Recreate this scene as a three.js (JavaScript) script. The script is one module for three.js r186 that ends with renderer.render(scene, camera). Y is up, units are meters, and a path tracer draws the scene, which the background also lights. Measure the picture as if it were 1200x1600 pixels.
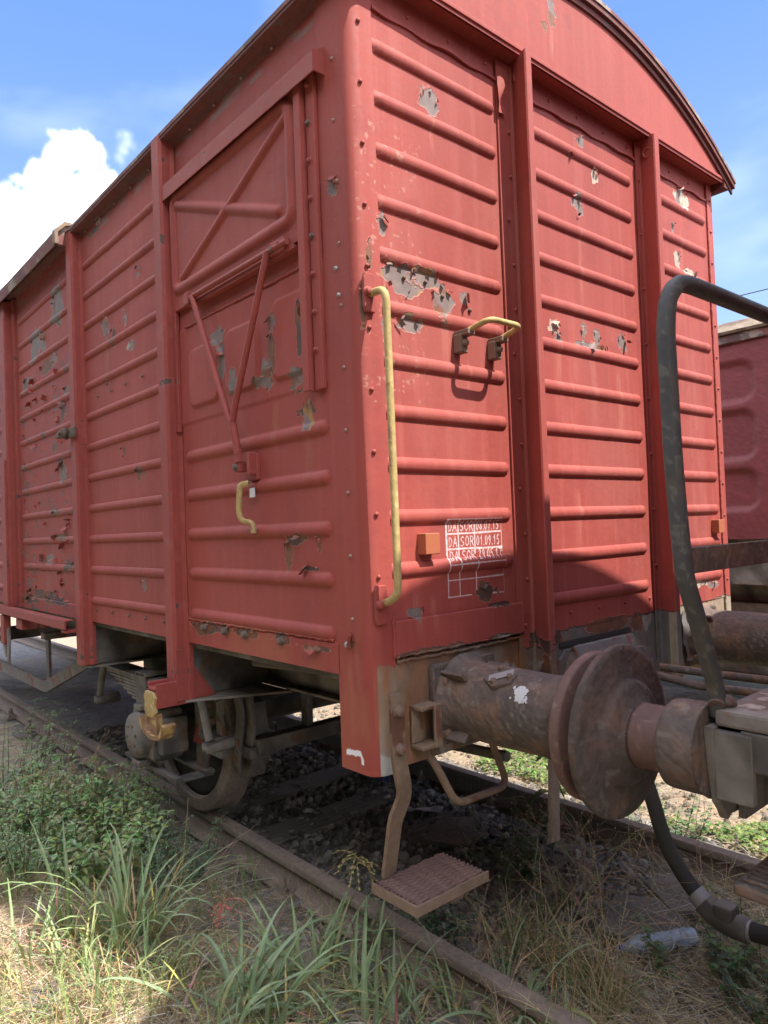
import * as THREE from 'three';
import { RoundedBoxGeometry } from 'three/addons/geometries/RoundedBoxGeometry.js';
import { mergeGeometries } from 'three/addons/utils/BufferGeometryUtils.js';

// ---------------------------------------------------------------- camera, sky, sun, exposure
const scene = new THREE.Scene();
const camera = new THREE.PerspectiveCamera(70.74, 768 / 1024, 0.05, 900);
camera.position.set(-1.4307, 1.6011, 1.742);
{
  const ya = 0.7128, pi = 0.022;
  camera.lookAt(camera.position.x + Math.sin(ya) * Math.cos(pi), camera.position.y + Math.sin(pi), camera.position.z - Math.cos(ya) * Math.cos(pi));
  camera.rotateZ(-0.0379);
}
const SUN = new THREE.Vector3(0.31, 1.62, 1).normalize();
const sun = new THREE.DirectionalLight(new THREE.Color(1, 0.93, 0.82), 3.9);
sun.position.copy(SUN).multiplyScalar(30).add(new THREE.Vector3(1, 0, 0));
sun.target.position.set(1, 0, 0);
sun.castShadow = true;
sun.shadow.mapSize.set(4096, 4096);
Object.assign(sun.shadow.camera, { left: -14, right: 14, top: 14, bottom: -14, near: 1, far: 80 });
scene.add(sun, sun.target);
const renderer = new THREE.WebGLRenderer({ antialias: true });
renderer.toneMapping = THREE.LinearToneMapping;
renderer.toneMappingExposure = 2.6;
renderer.shadowMap.enabled = true;

// ---------------------------------------------------------------- random numbers and noise
function rng(seed) { let s = seed >>> 0; return () => { s = (s + 0x6D2B79F5) | 0; let t = Math.imul(s ^ (s >>> 15), 1 | s); t = (t + Math.imul(t ^ (t >>> 7), 61 | t)) ^ t; return ((t ^ (t >>> 14)) >>> 0) / 4294967296; }; }
const HASH = new Float32Array(65536); { const r = rng(9); for (let i = 0; i < 65536; i++) HASH[i] = r(); }
const hsh = (x, y) => HASH[(Math.imul(x, 374761) + Math.imul(y, 668265) + Math.imul(x ^ (y << 3), 1274126)) >>> 7 & 65535];
function noise(x, y, p = 0) {        // value noise, 0..1; p = period in cells
  let ix = Math.floor(x), iy = Math.floor(y); const fx = x - ix, fy = y - iy, u = fx * fx * (3 - 2 * fx), v = fy * fy * (3 - 2 * fy);
  let jx = ix + 1, jy = iy + 1;
  if (p) { ix = ((ix % p) + p) % p; iy = ((iy % p) + p) % p; jx = ((jx % p) + p) % p; jy = ((jy % p) + p) % p; }
  const a = hsh(ix, iy), b = hsh(jx, iy), c = hsh(ix, jy), d = hsh(jx, jy);
  return a + (b - a) * u + (c - a) * v + (a - b - c + d) * u * v;
}
function fbm(x, y, o = 4, p = 0) { let s = 0, a = 0.5, t = 0; for (let i = 0; i < o; i++) { s += a * noise(x + i * 17.3 * (p ? 0 : 1), y + i * 9.1 * (p ? 0 : 1), p); t += a; a *= 0.5; x *= 2; y *= 2; p *= 2; } return s / t; }
const clamp = (x, a = 0, b = 1) => Math.min(b, Math.max(a, x));
const sst = (a, b, x) => { const t = clamp((x - a) / (b - a)); return t * t * (3 - 2 * t); };
const lerp = (a, b, t) => a + (b - a) * t;
const mix3 = (a, b, t) => [lerp(a[0], b[0], t), lerp(a[1], b[1], t), lerp(a[2], b[2], t)];
const ENC = new Uint8Array(4097); for (let i = 0; i <= 4096; i++) { const l = i / 4096; ENC[i] = Math.round(255 * (l <= 0.0031308 ? l * 12.92 : 1.055 * Math.pow(l, 1 / 2.4) - 0.055)); }
const enc = (l) => ENC[Math.round(clamp(l) * 4096)];

// ---------------------------------------------------------------- sky: computed air with cumulus and thin cloud
{
  const W = 2048, H = 1024, data = new Float32Array(W * H * 4);
  const puffs = [[-76.9, 19.5, 3.4], [-75.2, 22.0, 2.3], [-73.6, 24.4, 1.9], [-72.6, 26.3, 1.35], [-70.9, 26.6, 1.25], [-70.4, 25.0, 1.3], [-71.5, 22.8, 2.6], [-72.5, 18, 4], [-79.5, 19, 3.2], [-67, 16, 4], [-83, 16, 4], [-89, 14, 4], [-62, 13, 3.5], [-104, 15, 5], [-112, 13, 4.5], [-121, 17, 3], [66, 14, 5], [74, 17, 4], [58, 12, 4], [20, 13, 3.5], [27, 14, 3]];
  const small = [[-68.0, 27.6, 0.75], [-68.4, 26.5, 0.5]];
  for (let r = 0; r < H; r++) {
    const el = ((r + 0.5) / H - 0.5) * 180, s = Math.sin(el * Math.PI / 180);
    for (let c = 0; c < W; c++) {
      const az = ((c + 0.5) / W - 0.5) * 360;
      let col;
      if (s < 0) col = [0.1, 0.1, 0.07];
      else {
        const t = Math.pow(clamp(s), 0.5);
        col = mix3([0.235, 0.345, 0.55], [0.074, 0.156, 0.44], sst(0.32, 0.86, t));
        const sd = Math.cos(az * Math.PI / 180) * Math.cos(el * Math.PI / 180) * SUN.x + s * SUN.y + Math.sin(az * Math.PI / 180) * Math.cos(el * Math.PI / 180) * SUN.z;
        const g = Math.pow(clamp(sd), 6) * 0.25; col = col.map((v, i) => v + g * [1, 0.95, 0.85][i]);
        // thin high cloud
        const ci = sst(0.5, 0.85, fbm(az * 0.09 + el * 0.05 + 40, el * 0.26 - az * 0.05, 5)) * sst(4, 16, el) * (1 - sst(44, 70, el)) * 0.16;
        col = mix3(col, [0.6, 0.68, 0.76], ci);
        const ca = Math.cos(el * Math.PI / 180);
        let d = -9;
        for (const [a, e, q] of puffs) { let da = az - a; if (da > 180) da -= 360; if (da < -180) da += 360; if (Math.abs(da) > 9) continue; d = Math.max(d, 1 - Math.hypot(da * ca, el - e) / q); }
        if (d > -1) {
          const n = (fbm(az * 0.9 + 7, el * 0.9, 5) - 0.5) * 1.1 + (fbm(az * 2.9, el * 2.9 + 9, 4) - 0.5) * 0.36, m = sst(-0.03, 0.27, d * 0.9 + n * sst(-0.5, -0.05, d));
          const b = 0.8 + 0.75 * fbm(az * 1.4 + 30, el * 1.4, 4); col = mix3(col, [b, b * 1.0, b * 1.02], m);
        }
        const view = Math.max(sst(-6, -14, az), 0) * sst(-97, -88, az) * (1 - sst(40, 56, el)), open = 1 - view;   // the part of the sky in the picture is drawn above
        if (open > 0 && el > 2) {  // added cumulus outside the view, extra bright to fill the shaded foreground
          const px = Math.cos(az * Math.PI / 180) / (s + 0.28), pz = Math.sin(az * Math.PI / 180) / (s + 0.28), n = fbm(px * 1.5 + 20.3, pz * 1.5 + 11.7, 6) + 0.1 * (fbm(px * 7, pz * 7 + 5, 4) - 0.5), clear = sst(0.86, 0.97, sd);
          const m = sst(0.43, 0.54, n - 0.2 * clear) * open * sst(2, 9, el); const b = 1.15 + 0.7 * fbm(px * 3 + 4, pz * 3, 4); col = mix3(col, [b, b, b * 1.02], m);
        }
        d = -9; for (const [a, e, q] of small) d = Math.max(d, 1 - Math.hypot((az - a) * ca, el - e) / q);
        if (d > -1.5) { const m = sst(0.0, 1.1, d * 0.8 + (fbm(az * 1.7, el * 1.7, 5) - 0.45) * 2.2 * sst(-0.6, 0.3, d)) * 0.55; col = mix3(col, [0.62, 0.68, 0.78], m); }
      }
      data.set([col[0], col[1], col[2], 1], (r * W + c) * 4);
    }
  }
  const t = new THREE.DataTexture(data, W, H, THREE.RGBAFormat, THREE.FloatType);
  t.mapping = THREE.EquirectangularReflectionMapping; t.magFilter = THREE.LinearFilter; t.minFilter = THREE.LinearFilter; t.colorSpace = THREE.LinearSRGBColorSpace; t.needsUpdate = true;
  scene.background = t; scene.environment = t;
}

// ---------------------------------------------------------------- texture builder
// fn(x, y, o) fills o = [r, g, b (linear), rough, height]; returns a colour map and a second map (r = height, g = roughness)
function surface(w, h, ppm, x0, y0, fn, after) {
  const W = Math.round(w * ppm), H = Math.round(h * ppm), C = new Float32Array(W * H * 5), o = [0, 0, 0, 0, 0];
  for (let j = 0; j < H; j++) for (let i = 0; i < W; i++) { fn(x0 + (i + 0.5) / ppm, y0 + (j + 0.5) / ppm, o); const k = (j * W + i) * 5; for (let c = 0; c < 5; c++) C[k + c] = o[c]; }
  if (after) after({ W, H, C, ppm, x0, y0, box(xa, ya, xb, yb, f) { for (let j = Math.max(0, Math.floor((ya - y0) * ppm)); j < Math.min(H, (yb - y0) * ppm); j++) for (let i = Math.max(0, Math.floor((xa - x0) * ppm)); i < Math.min(W, (xb - x0) * ppm); i++) { f(x0 + (i + 0.5) / ppm, y0 + (j + 0.5) / ppm, C, (j * W + i) * 5); } } });
  const a = new Uint8Array(W * H * 4), b = new Uint8Array(W * H * 4);
  for (let k = 0; k < W * H; k++) { a[k * 4] = enc(C[k * 5]); a[k * 4 + 1] = enc(C[k * 5 + 1]); a[k * 4 + 2] = enc(C[k * 5 + 2]); a[k * 4 + 3] = 255; b[k * 4] = clamp(C[k * 5 + 4]) * 255; b[k * 4 + 1] = clamp(C[k * 5 + 3]) * 255; b[k * 4 + 2] = 0; b[k * 4 + 3] = 255; }
  const mk = (d, cs) => { const t = new THREE.DataTexture(d, W, H); t.colorSpace = cs; t.wrapS = t.wrapT = THREE.RepeatWrapping; t.magFilter = THREE.LinearFilter; t.minFilter = THREE.LinearMipmapLinearFilter; t.generateMipmaps = true; t.needsUpdate = true; return t; };
  return { map: mk(a, THREE.SRGBColorSpace), aux: mk(b, THREE.NoColorSpace) };
}
const matOf = (s, bump, extra = {}) => new THREE.MeshStandardMaterial({ map: s.map, roughnessMap: s.aux, roughness: 1, bumpMap: s.aux, bumpScale: bump, side: THREE.DoubleSide, ...extra });

const RED = [0.292, 0.051, 0.0405], REDP = [0.325, 0.083, 0.07], METAL = [0.175, 0.132, 0.125], OCHRE = [0.32, 0.17, 0.055], RUST = [0.17, 0.066, 0.036], DARKRUST = [0.08, 0.046, 0.038];
function redPaint(x, y, o, fade = 0.5) {
  const big = fbm(x * 1.7 + 3, y * 1.3 + 8, 3), str = fbm(x * 38, y * 1.1 + x * 2, 3), fine = fbm(x * 75, y * 75, 3), wash = fbm(x * 5 + 11, y * 2.2, 4);
  let c = mix3(RED, REDP, clamp(sst(0.42, 0.75, wash) * 0.55 * fade + sst(0.5, 0.85, str) * 0.35 * fade));
  const k = 0.80 + 0.32 * big + 0.14 * (fine - 0.5) + 0.14 * (str - 0.5);
  const blot = sst(0.62, 0.74, fbm(x * 9 + 60, y * 9, 4)); c = mix3(c, [0.25, 0.043, 0.04], blot * 0.45);
  o[0] = c[0] * k; o[1] = c[1] * k; o[2] = c[2] * k; o[3] = 0.6 + 0.2 * fine + 0.1 * wash; o[4] = 0.62 + 0.12 * (fine - 0.5) + 0.04 * (big - 0.5);
  const sp = fbm(x * 210, y * 170, 2), zone = fbm(x * 4 + 90, y * 4, 3); // pits and pale scuffs, in patches
  if (sp > 0.955 - 0.06 * zone) { o[0] *= 0.5; o[1] *= 0.55; o[2] *= 0.6; o[4] -= 0.1; } else if (sp < 0.035 + 0.05 * zone) { o[0] = 0.38; o[1] = 0.15; o[2] = 0.12; }
}
function chips(S, list, seed) {      // flaked-off paint: bare metal, ochre primer, a pale broken rim
  for (const [cx, cy, rx, ry, kind = 0] of list) {
    const m = 1.8, sx = hsh(Math.round(cx * 977), Math.round(cy * 613) + seed) * 50, f = 0.6 / Math.max(rx, ry), fq = Math.max(12, f * 4);
    S.box(cx - rx * m, cy - ry * m, cx + rx * m, cy + ry * m, (x, y, C, k) => {
      const e = Math.hypot((x - cx) / rx, (y - cy) / ry), n = (fbm(x * fq * 0.8 + sx, y * fq * 0.8, 3) - 0.5) * 1.5 + (fbm(x * 110 + sx, y * 110, 2) - 0.5) * 0.13, d = e + n;
      if (d > 1.09) return;
      if (d > 1.0) { const t = 0.75; C[k] = lerp(C[k], 0.36, t); C[k + 1] = lerp(C[k + 1], 0.13, t); C[k + 2] = lerp(C[k + 2], 0.10, t); C[k + 4] = 0.8; return; }
      const q = fbm(x * 40 + sx, y * 40 + 5, 3), r = fbm(x * 14 + 7, y * 14 + sx, 3); let c = METAL;
      if (kind === 1) c = mix3(METAL, OCHRE, sst(0.44, 0.6, r)); else if (kind === 2) c = mix3(METAL, [0.42, 0.33, 0.27], sst(0.35, 0.55, r)); else if (kind === 3) c = mix3(DARKRUST, RUST, sst(0.4, 0.65, r)); else c = mix3(METAL, RUST, sst(0.58, 0.75, r));
      const g = 0.75 + 0.5 * q; C[k] = c[0] * g; C[k + 1] = c[1] * g; C[k + 2] = c[2] * g; C[k + 3] = 0.7; C[k + 4] = 0.3 + 0.1 * q;
    });
  }
}
function runs(S, list, col, amt = 0.5) {  // run-off stains below chips and bolts
  for (const [cx, y1, y0, w] of list) S.box(cx - w * 1.6, y0, cx + w * 1.6, y1, (x, y, C, k) => {
    const t = (y - y0) / (y1 - y0), wob = (noise(y * 14 + cx * 90, 3) - 0.5) * w * 0.7, a = sst(w, w * 0.3, Math.abs(x - cx - wob)) * sst(0, 0.5, t) * sst(1, 0.8, t) * amt * 0.6 * (0.5 + noise(x * 170, y * 20));
    for (let c = 0; c < 3; c++) C[k + c] = lerp(C[k + c], col[c], clamp(a));
  });
}
function tileTex(fn, ppm = 512, size = 1) { return surface(size, size, ppm / size, 0, 0, fn); }

// ---- the end wall sheet (x, y) and the side sheet (z, y)
const EX0 = -0.06, EY0 = 0.8, EW = 2.66, EH = 3.06;
const CHIPS_END = [[0.353, 3.078, 0.042, 0.046], [0.377, 2.385, 0.05, 0.062], [0.19, 2.428, 0.085, 0.05, 1], [0.3, 2.45, 0.07, 0.035, 1], [0.108, 2.589, 0.02, 0.04], [0.11, 2.235, 0.022, 0.045, 1], [0.219, 2.277, 0.055, 0.026, 1], [0.494, 2.417, 0.018, 0.022], [0.55, 1.35, 0.045, 0.036, 3], [0.19, 1.318, 0.042, 0.02], [0.62, 1.305, 0.05, 0.008, 3],
  [1.276, 3.243, 0.026, 0.022], [1.383, 3.115, 0.022, 0.036, 2], [1.225, 2.965, 0.03, 0.036], [1.25, 2.935, 0.025, 0.036], [1.194, 3.153, 0.011, 0.008], [1.027, 2.396, 0.034, 0.024, 2], [1.24, 2.401, 0.022, 0.036], [1.337, 2.396, 0.022, 0.034], [1.544, 2.403, 0.034, 0.04], [1.05, 2.355, 0.02, 0.022], [1.3, 2.35, 0.12, 0.012],
  [2.16, 3.235, 0.075, 0.055, 2], [2.07, 3.06, 0.016, 0.03], [2.10, 2.91, 0.03, 0.045, 2], [2.22, 2.86, 0.06, 0.018, 2], [2.17, 1.26, 0.08, 0.02, 2], [2.05, 1.25, 0.05, 0.02, 3], [2.33, 1.24, 0.06, 0.02, 2], [0.045, 2.47, 0.012, 0.05, 3], [0.02, 2.3, 0.012, 0.07, 3], [1.0, 3.66, 0.03, 0.06], [0.95, 3.57, 0.018, 0.02, 3],
  [0.93, 1.14, 0.08, 0.03, 3], [1.3, 1.15, 0.16, 0.025, 3], [1.56, 1.13, 0.05, 0.04, 3], [1.9, 1.05, 0.04, 0.06, 1], [0.86, 1.02, 0.03, 0.09, 3], [0.8, 1.16, 0.03, 0.03, 3]];
const texEnd = surface(EW, EH, 470, EX0, EY0, (x, y, o) => {
  redPaint(x, y, o, y > 3.38 ? 0.45 : 1);
  // grey-primed and rusted beam below the red
  const edge = (x < 0.093 ? 1.16 - (x < 0.02 ? 9 : 0) : x < 0.74 ? 1.19 : x < 0.93 ? 1.13 : 1.165) + (fbm(x * 16, 3, 3) - 0.5) * 0.03 + (noise(x * 70, y * 70) - 0.5) * 0.012;
  if (y < edge) {
    const r = fbm(x * 7 + 2, y * 3.5, 4), q = fbm(x * 45, y * 22, 3), s = fbm(x * 30, y * 3, 3);
    const right = x > 1.8 && x < 2.6;
    let c = mix3(right ? [0.34, 0.30, 0.23] : x > 0.74 ? [0.14, 0.135, 0.135] : [0.225, 0.195, 0.155], [0.24, 0.105, 0.045], sst(0.46, 0.72, r) * (x > 0.74 ? 0.4 : 0.95));
    c = mix3(c, [0.155, 0.1, 0.075], sst(0.5, 0.7, fbm(x * 4 + 31, y * 5, 4)) * 0.8 * (right ? 0.3 : 1));
    c = mix3(c, [0.33, 0.34, 0.33], sst(0.63, 0.7, fbm(x * 6 + 5, y * 7 + 70, 4)) * 0.7);
    const k = 0.7 + 0.45 * q + 0.25 * (s - 0.4); for (let i = 0; i < 3; i++) o[i] = c[i] * k;
    o[3] = 0.82; o[4] = 0.5 + 0.35 * (q - 0.5) + 0.2 * (noise(x * 200, y * 200) - 0.5);
  } else if (y < edge + 0.006 && x > 0.09) { o[0] = 0.12; o[1] = 0.05; o[2] = 0.04; o[4] = 0.9; }
  if (y > 2.0 && x < 0.3 && y < 2.95) { const a = sst(0.66, 0.8, fbm(x * 60, y * 60, 3)) * sst(0.3, 0.05, Math.abs(x - 0.1)); for (let i = 0; i < 3; i++) o[i] = lerp(o[i], [0.42, 0.22, 0.17][i], a * 0.6); }
}, (S) => {
  runs(S, [[0.36, 3.04, 2.86, 0.012], [0.385, 2.33, 2.15, 0.03], [1.24, 2.9, 2.4, 0.018], [1.3, 2.35, 1.95, 0.03], [1.05, 2.34, 2.1, 0.025], [0.2, 1.4, 1.2, 0.02], [0.28, 1.38, 1.2, 0.02], [2.15, 3.1, 2.5, 0.02], [1.0, 3.6, 3.42, 0.02], [0.5, 2.2, 2.05, 0.01], [1.5, 2.3, 1.9, 0.03], [1.15, 1.75, 1.45, 0.02]], [0.42, 0.16, 0.12], 0.45);
  runs(S, [[0.03, 1.18, 0.85, 0.05], [0.2, 1.19, 0.88, 0.05], [0.3, 1.16, 0.9, 0.03]], [0.30, 0.13, 0.05], 0.55);
  chips(S, CHIPS_END, 3);
  // chalk-white inspection table, drawn by hand on the sheet
  const cv = document.createElement('canvas'); cv.width = 640; cv.height = 600; const g = cv.getContext('2d'), X = (x) => (x - 0.33) / 0.34 * 640, Y = (y) => (1.64 - y) / 0.31 * 600;
  g.fillStyle = '#000'; g.fillRect(0, 0, 640, 600); g.strokeStyle = '#fff'; g.fillStyle = '#fff'; g.lineCap = 'round';
  const ln = (w, a, ...p) => { g.lineWidth = w * 1.15; g.globalAlpha = a; g.beginPath(); p.forEach(([x, y], i) => i ? g.lineTo(X(x), Y(y)) : g.moveTo(X(x), Y(y))); g.stroke(); };
  ln(7, 0.55, [0.35, 1.6215], [0.642, 1.6205]); ln(12, 1, [0.354, 1.571], [0.641, 1.573]); ln(12, 1, [0.351, 1.519], [0.647, 1.515]); ln(9, 0.95, [0.352, 1.464], [0.651, 1.466]); ln(8, 0.9, [0.354, 1.410], [0.648, 1.412]); ln(9, 0.95, [0.351, 1.353], [0.47, 1.353]); ln(8, 0.9, [0.585, 1.35], [0.645, 1.348]);
  ln(13, 1, [0.352, 1.62], [0.353, 1.5]); ln(8, 0.9, [0.354, 1.5], [0.353, 1.353]); ln(12, 1, [0.411, 1.618], [0.411, 1.5]); ln(9, 0.9, [0.411, 1.5], [0.41, 1.355]); ln(12, 1, [0.497, 1.618], [0.497, 1.5]); ln(10, 0.95, [0.499, 1.47], [0.497, 1.356]); ln(6, 0.7, [0.645, 1.615], [0.647, 1.5]); ln(5, 0.35, [0.652, 1.5], [0.65, 1.35]);
  const ST = { D: [[[0.1, 0], [0.1, 1], [0.6, 0.9], [0.9, 0.5], [0.6, 0.08], [0.1, 0]]], A: [[[0, 0], [0.5, 1], [0.95, 0]], [[0.2, 0.36], [0.78, 0.36]]], S: [[[0.9, 0.88], [0.5, 1], [0.12, 0.8], [0.3, 0.56], [0.75, 0.42], [0.9, 0.2], [0.5, 0], [0.08, 0.1]]], O: [[[0.5, 1], [0.1, 0.75], [0.1, 0.25], [0.5, 0], [0.9, 0.25], [0.9, 0.75], [0.5, 1]]], R: [[[0.1, 0], [0.1, 1], [0.7, 0.95], [0.85, 0.72], [0.6, 0.5], [0.15, 0.46]], [[0.45, 0.48], [0.95, 0]]], 0: [[[0.5, 1], [0.15, 0.75], [0.15, 0.25], [0.5, 0], [0.85, 0.25], [0.85, 0.75], [0.5, 1]]], 1: [[[0.3, 0.72], [0.6, 1], [0.55, 0]]], 2: [[[0.12, 0.75], [0.45, 1], [0.82, 0.78], [0.55, 0.4], [0.1, 0], [0.9, 0.02]]], 5: [[[0.85, 1], [0.25, 0.98], [0.2, 0.55], [0.65, 0.6], [0.88, 0.3], [0.55, 0], [0.12, 0.08]]], 7: [[[0.1, 0.98], [0.9, 1], [0.45, 0]]], 8: [[[0.5, 0.53], [0.2, 0.77], [0.5, 1], [0.8, 0.77], [0.5, 0.53], [0.12, 0.25], [0.5, 0], [0.88, 0.25], [0.5, 0.53]]], 9: [[[0.85, 0.7], [0.5, 0.45], [0.18, 0.72], [0.5, 1], [0.85, 0.78], [0.8, 0.35], [0.4, 0]]], '.': [[[0.4, 0], [0.5, 0.04]]] };
  const txt = (s, x, y, w, h) => { const u = [...s].map((c) => c === '.' ? 0.4 : 1), tot = u.reduce((p, q) => p + q, 0); let q = 0; [...s].forEach((c, i) => { const cw = u[i] / tot * w; for (const l of ST[c]) ln(6.2, 1, ...l.map(([a, b], k) => [x + q + (a * 0.78 + 0.06 * b + (hsh(i * 7 + k, Math.round(x * 900)) - 0.5) * 0.05) * cw, y + (b + (hsh(k, i + Math.round(y * 700)) - 0.5) * 0.05) * h])); q += cw; }); };
  txt('DA', 0.362, 1.5805, 0.046, 0.031); txt('SOR', 0.42, 1.5805, 0.074, 0.032); txt('08.07.15', 0.505, 1.5815, 0.13, 0.032);
  txt('DA', 0.362, 1.527, 0.046, 0.033); txt('SOR', 0.42, 1.5265, 0.076, 0.034); txt('01.09.15', 0.505, 1.5265, 0.132, 0.033);
  txt('DA', 0.364, 1.479, 0.05, 0.031); txt('SOR', 0.426, 1.4785, 0.074, 0.032); txt('29.05.17', 0.513, 1.4785, 0.134, 0.033);
  const img = g.getImageData(0, 0, 640, 600).data;
  S.box(0.33, 1.335, 0.668, 1.638, (x, y, C, k) => {
    const a0 = img[(Math.min(599, Math.floor(Y(y))) * 640 + Math.min(639, Math.floor(X(x)))) * 4] / 255; if (a0 < 0.05 || C[k + 4] < 0.45) return;
    const a = a0 * clamp(0.32 + 0.75 * fbm(x * 160, y * 160, 2)); for (let i = 0; i < 3; i++) C[k + i] = lerp(C[k + i], [0.66, 0.64, 0.68][i], a * 0.9);
  });
});
const SZ0 = -4.7, SY0 = 0.8, SW = 4.8, SH = 2.72;
const CHIPS_SIDE = [[-0.9, 2.40, 0.05, 0.045], [-0.88, 2.3, 0.022, 0.09], [-0.5, 2.26, 0.03, 0.08, 3], [-0.49, 2.37, 0.03, 0.03], [-0.31, 2.32, 0.02, 0.11, 3], [-0.345, 2.138, 0.045, 0.04], [-0.55, 2.18, 0.04, 0.06], [-0.78, 2.2, 0.03, 0.045], [-0.6, 2.17, 0.04, 0.022], [-0.37, 1.575, 0.06, 0.022, 3], [-0.44, 1.52, 0.025, 0.05, 3], [-0.3, 1.47, 0.06, 0.012, 3], [-0.25, 1.56, 0.012, 0.03, 3],
  [-1.7, 2.91, 0.022, 0.03], [-2.16, 2.75, 0.05, 0.06], [-2.05, 2.66, 0.03, 0.05, 3], [-1.89, 2.73, 0.02, 0.045, 2], [-1.82, 2.57, 0.05, 0.025, 2], [-2.21, 3.345, 0.05, 0.022, 2], [-2.3, 3.32, 0.1, 0.02, 3], [-2.15, 2.45, 0.015, 0.03, 3], [-1.75, 1.36, 0.02, 0.03], [-1.95, 2.05, 0.02, 0.03, 3], [-1.75, 1.92, 0.05, 0.03, 3],
  [-3.4, 2.92, 0.16, 0.1], [-2.95, 3.06, 0.11, 0.12], [-3.66, 2.7, 0.1, 0.05], [-3.2, 2.73, 0.13, 0.035, 3], [-3.05, 2.76, 0.06, 0.035], [-2.94, 2.03, 0.06, 0.06], [-3.28, 1.475, 0.16, 0.03], [-3.5, 1.24, 0.3, 0.04, 3], [-3.1, 1.22, 0.3, 0.03, 3], [-3.7, 1.2, 0.2, 0.025, 3], [-2.87, 1.44, 0.09, 0.03, 3], [-2.9, 2.4, 0.05, 0.06, 3], [-2.83, 2.52, 0.05, 0.03], [-3.06, 1.78, 0.1, 0.02, 3], [-3.3, 2.3, 0.05, 0.02, 3], [-3.1, 2.2, 0.05, 0.03, 3], [-3.0, 1.62, 0.14, 0.018, 3],
  [-0.76, 1.21, 0.09, 0.02, 3], [-1.1, 1.2, 0.12, 0.028, 3], [-0.5, 1.215, 0.05, 0.02, 3], [-0.92, 1.215, 0.05, 0.018, 3], [-0.3, 1.2, 0.08, 0.01, 3], [-0.3, 2.02, 0.05, 0.025, 3], [-0.29, 1.99, 0.03, 0.05, 1], [-0.105, 2.72, 0.025, 0.035], [-0.09, 1.235, 0.012, 0.016, 3]];
const texSide = surface(SW, SH, 380, SZ0, SY0, (z, y, o) => {
  redPaint(z + 20, y, o, 0.35);
  if (z > -3.95 && z < -2.62 && y < 2.75) { // corroded door sheet: many small rust pocks where the paint lifts
    const m = fbm(z * 3 + 9, y * 3, 3), p = fbm(z * 26, y * 30, 3);
    if (p > 0.72 - 0.1 * sst(0.5, 0.7, m)) { const c = mix3(DARKRUST, METAL, noise(z * 60, y * 60)); o[0] = c[0]; o[1] = c[1]; o[2] = c[2]; o[4] = 0.35; } else if (p > 0.69 - 0.1 * sst(0.5, 0.7, m)) { o[4] = 0.85; o[0] *= 0.75; o[1] *= 0.75; }
  }
  if (y < 1.24 && z > -1.3) { const t = sst(0.45, 0.65, fbm(z * 6, y * 4, 3)); o[0] = lerp(o[0], 0.32, t * 0.5); o[1] = lerp(o[1], 0.09, t * 0.5); o[2] = lerp(o[2], 0.048, t * 0.5); }
  if (y > 3.3) { const a = sst(0.5, 0.7, fbm(z * 9, y * 26, 4)); for (let i = 0; i < 3; i++) o[i] = lerp(o[i], [0.19, 0.15, 0.14][i], a * 0.65); }
}, (S) => {
  runs(S, [[-0.75, 1.2, 1.13, 0.04], [-0.3, 1.95, 1.75, 0.03], [-0.5, 2.1, 1.85, 0.03], [-0.06, 1.3, 1.0, 0.02], [-0.1, 1.2, 0.9, 0.02], [-0.03, 1.1, 0.85, 0.03], [-3.3, 1.4, 1.15, 0.06], [-2.16, 2.7, 2.3, 0.03], [-0.5, 1.24, 1.13, 0.04]], [0.30, 0.11, 0.06], 0.6);
  chips(S, CHIPS_SIDE, 5);
  S.box(-0.15, 0.84, -0.04, 0.91, (z, y, C, k) => { // white mark at the foot of the corner post
    const n = (noise(z * 160, y * 160) - 0.5) * 0.005, bar = Math.abs(y - (0.885 + (z + 0.1) * 0.12) + n) < 0.009 && z > -0.14 && z < -0.062, leg = z > -0.085 && z < -0.05 && Math.abs(z + 0.062 - (0.885 - y) * 0.35) < 0.004 + (0.885 - y) * 0.22 && y > 0.854 && y < 0.895;
    if (bar || leg) { C[k] = 0.72; C[k + 1] = 0.72; C[k + 2] = 0.76; }
  });
});
const matEnd = matOf(texEnd, 0.004), matSide = matOf(texSide, 0.004);

// ---- tiling materials (1 m tiles)
const tRust = tileTex((x, y, o) => {
  const a = fbm(x * 6, y * 6, 5, 6), b = fbm(x * 16 + 3, y * 16, 4, 16), c = fbm(x * 60, y * 60, 2, 60);
  const d1 = fbm(x * 9, y * 9 + 4, 5, 9), gr = fbm(x * 40, y * 40 + 2, 3, 40);
  let q = mix3([0.10, 0.078, 0.07], [0.165, 0.108, 0.088], sst(0.3, 0.7, a)); q = mix3(q, [0.24, 0.13, 0.075], sst(0.55, 0.8, b) * 0.55); q = mix3(q, [0.075, 0.07, 0.07], sst(0.42, 0.68, d1) * 0.6); q = mix3(q, [0.24, 0.21, 0.19], sst(0.62, 0.8, gr) * 0.45);
  const k = 0.75 + 0.5 * c; o[0] = q[0] * k; o[1] = q[1] * k; o[2] = q[2] * k; o[3] = 0.82; o[4] = 0.5 + 0.5 * (b - 0.5) + 0.5 * (c - 0.5) + 0.3 * (a - 0.5);
}, 640);
const tGrime = tileTex((x, y, o) => {
  const a = fbm(x * 5, y * 5, 5, 5), b = fbm(x * 24, y * 24, 3, 24);
  let q = mix3([0.08, 0.072, 0.068], [0.20, 0.18, 0.165], sst(0.36, 0.66, a)); q = mix3(q, [0.15, 0.085, 0.055], sst(0.6, 0.72, fbm(x * 8 + 5, y * 8, 4, 8)) * 0.7);
  const k = 0.75 + 0.5 * b; o[0] = q[0] * k; o[1] = q[1] * k; o[2] = q[2] * k; o[3] = 0.85; o[4] = 0.5 + 0.5 * (b - 0.5);
});
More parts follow.
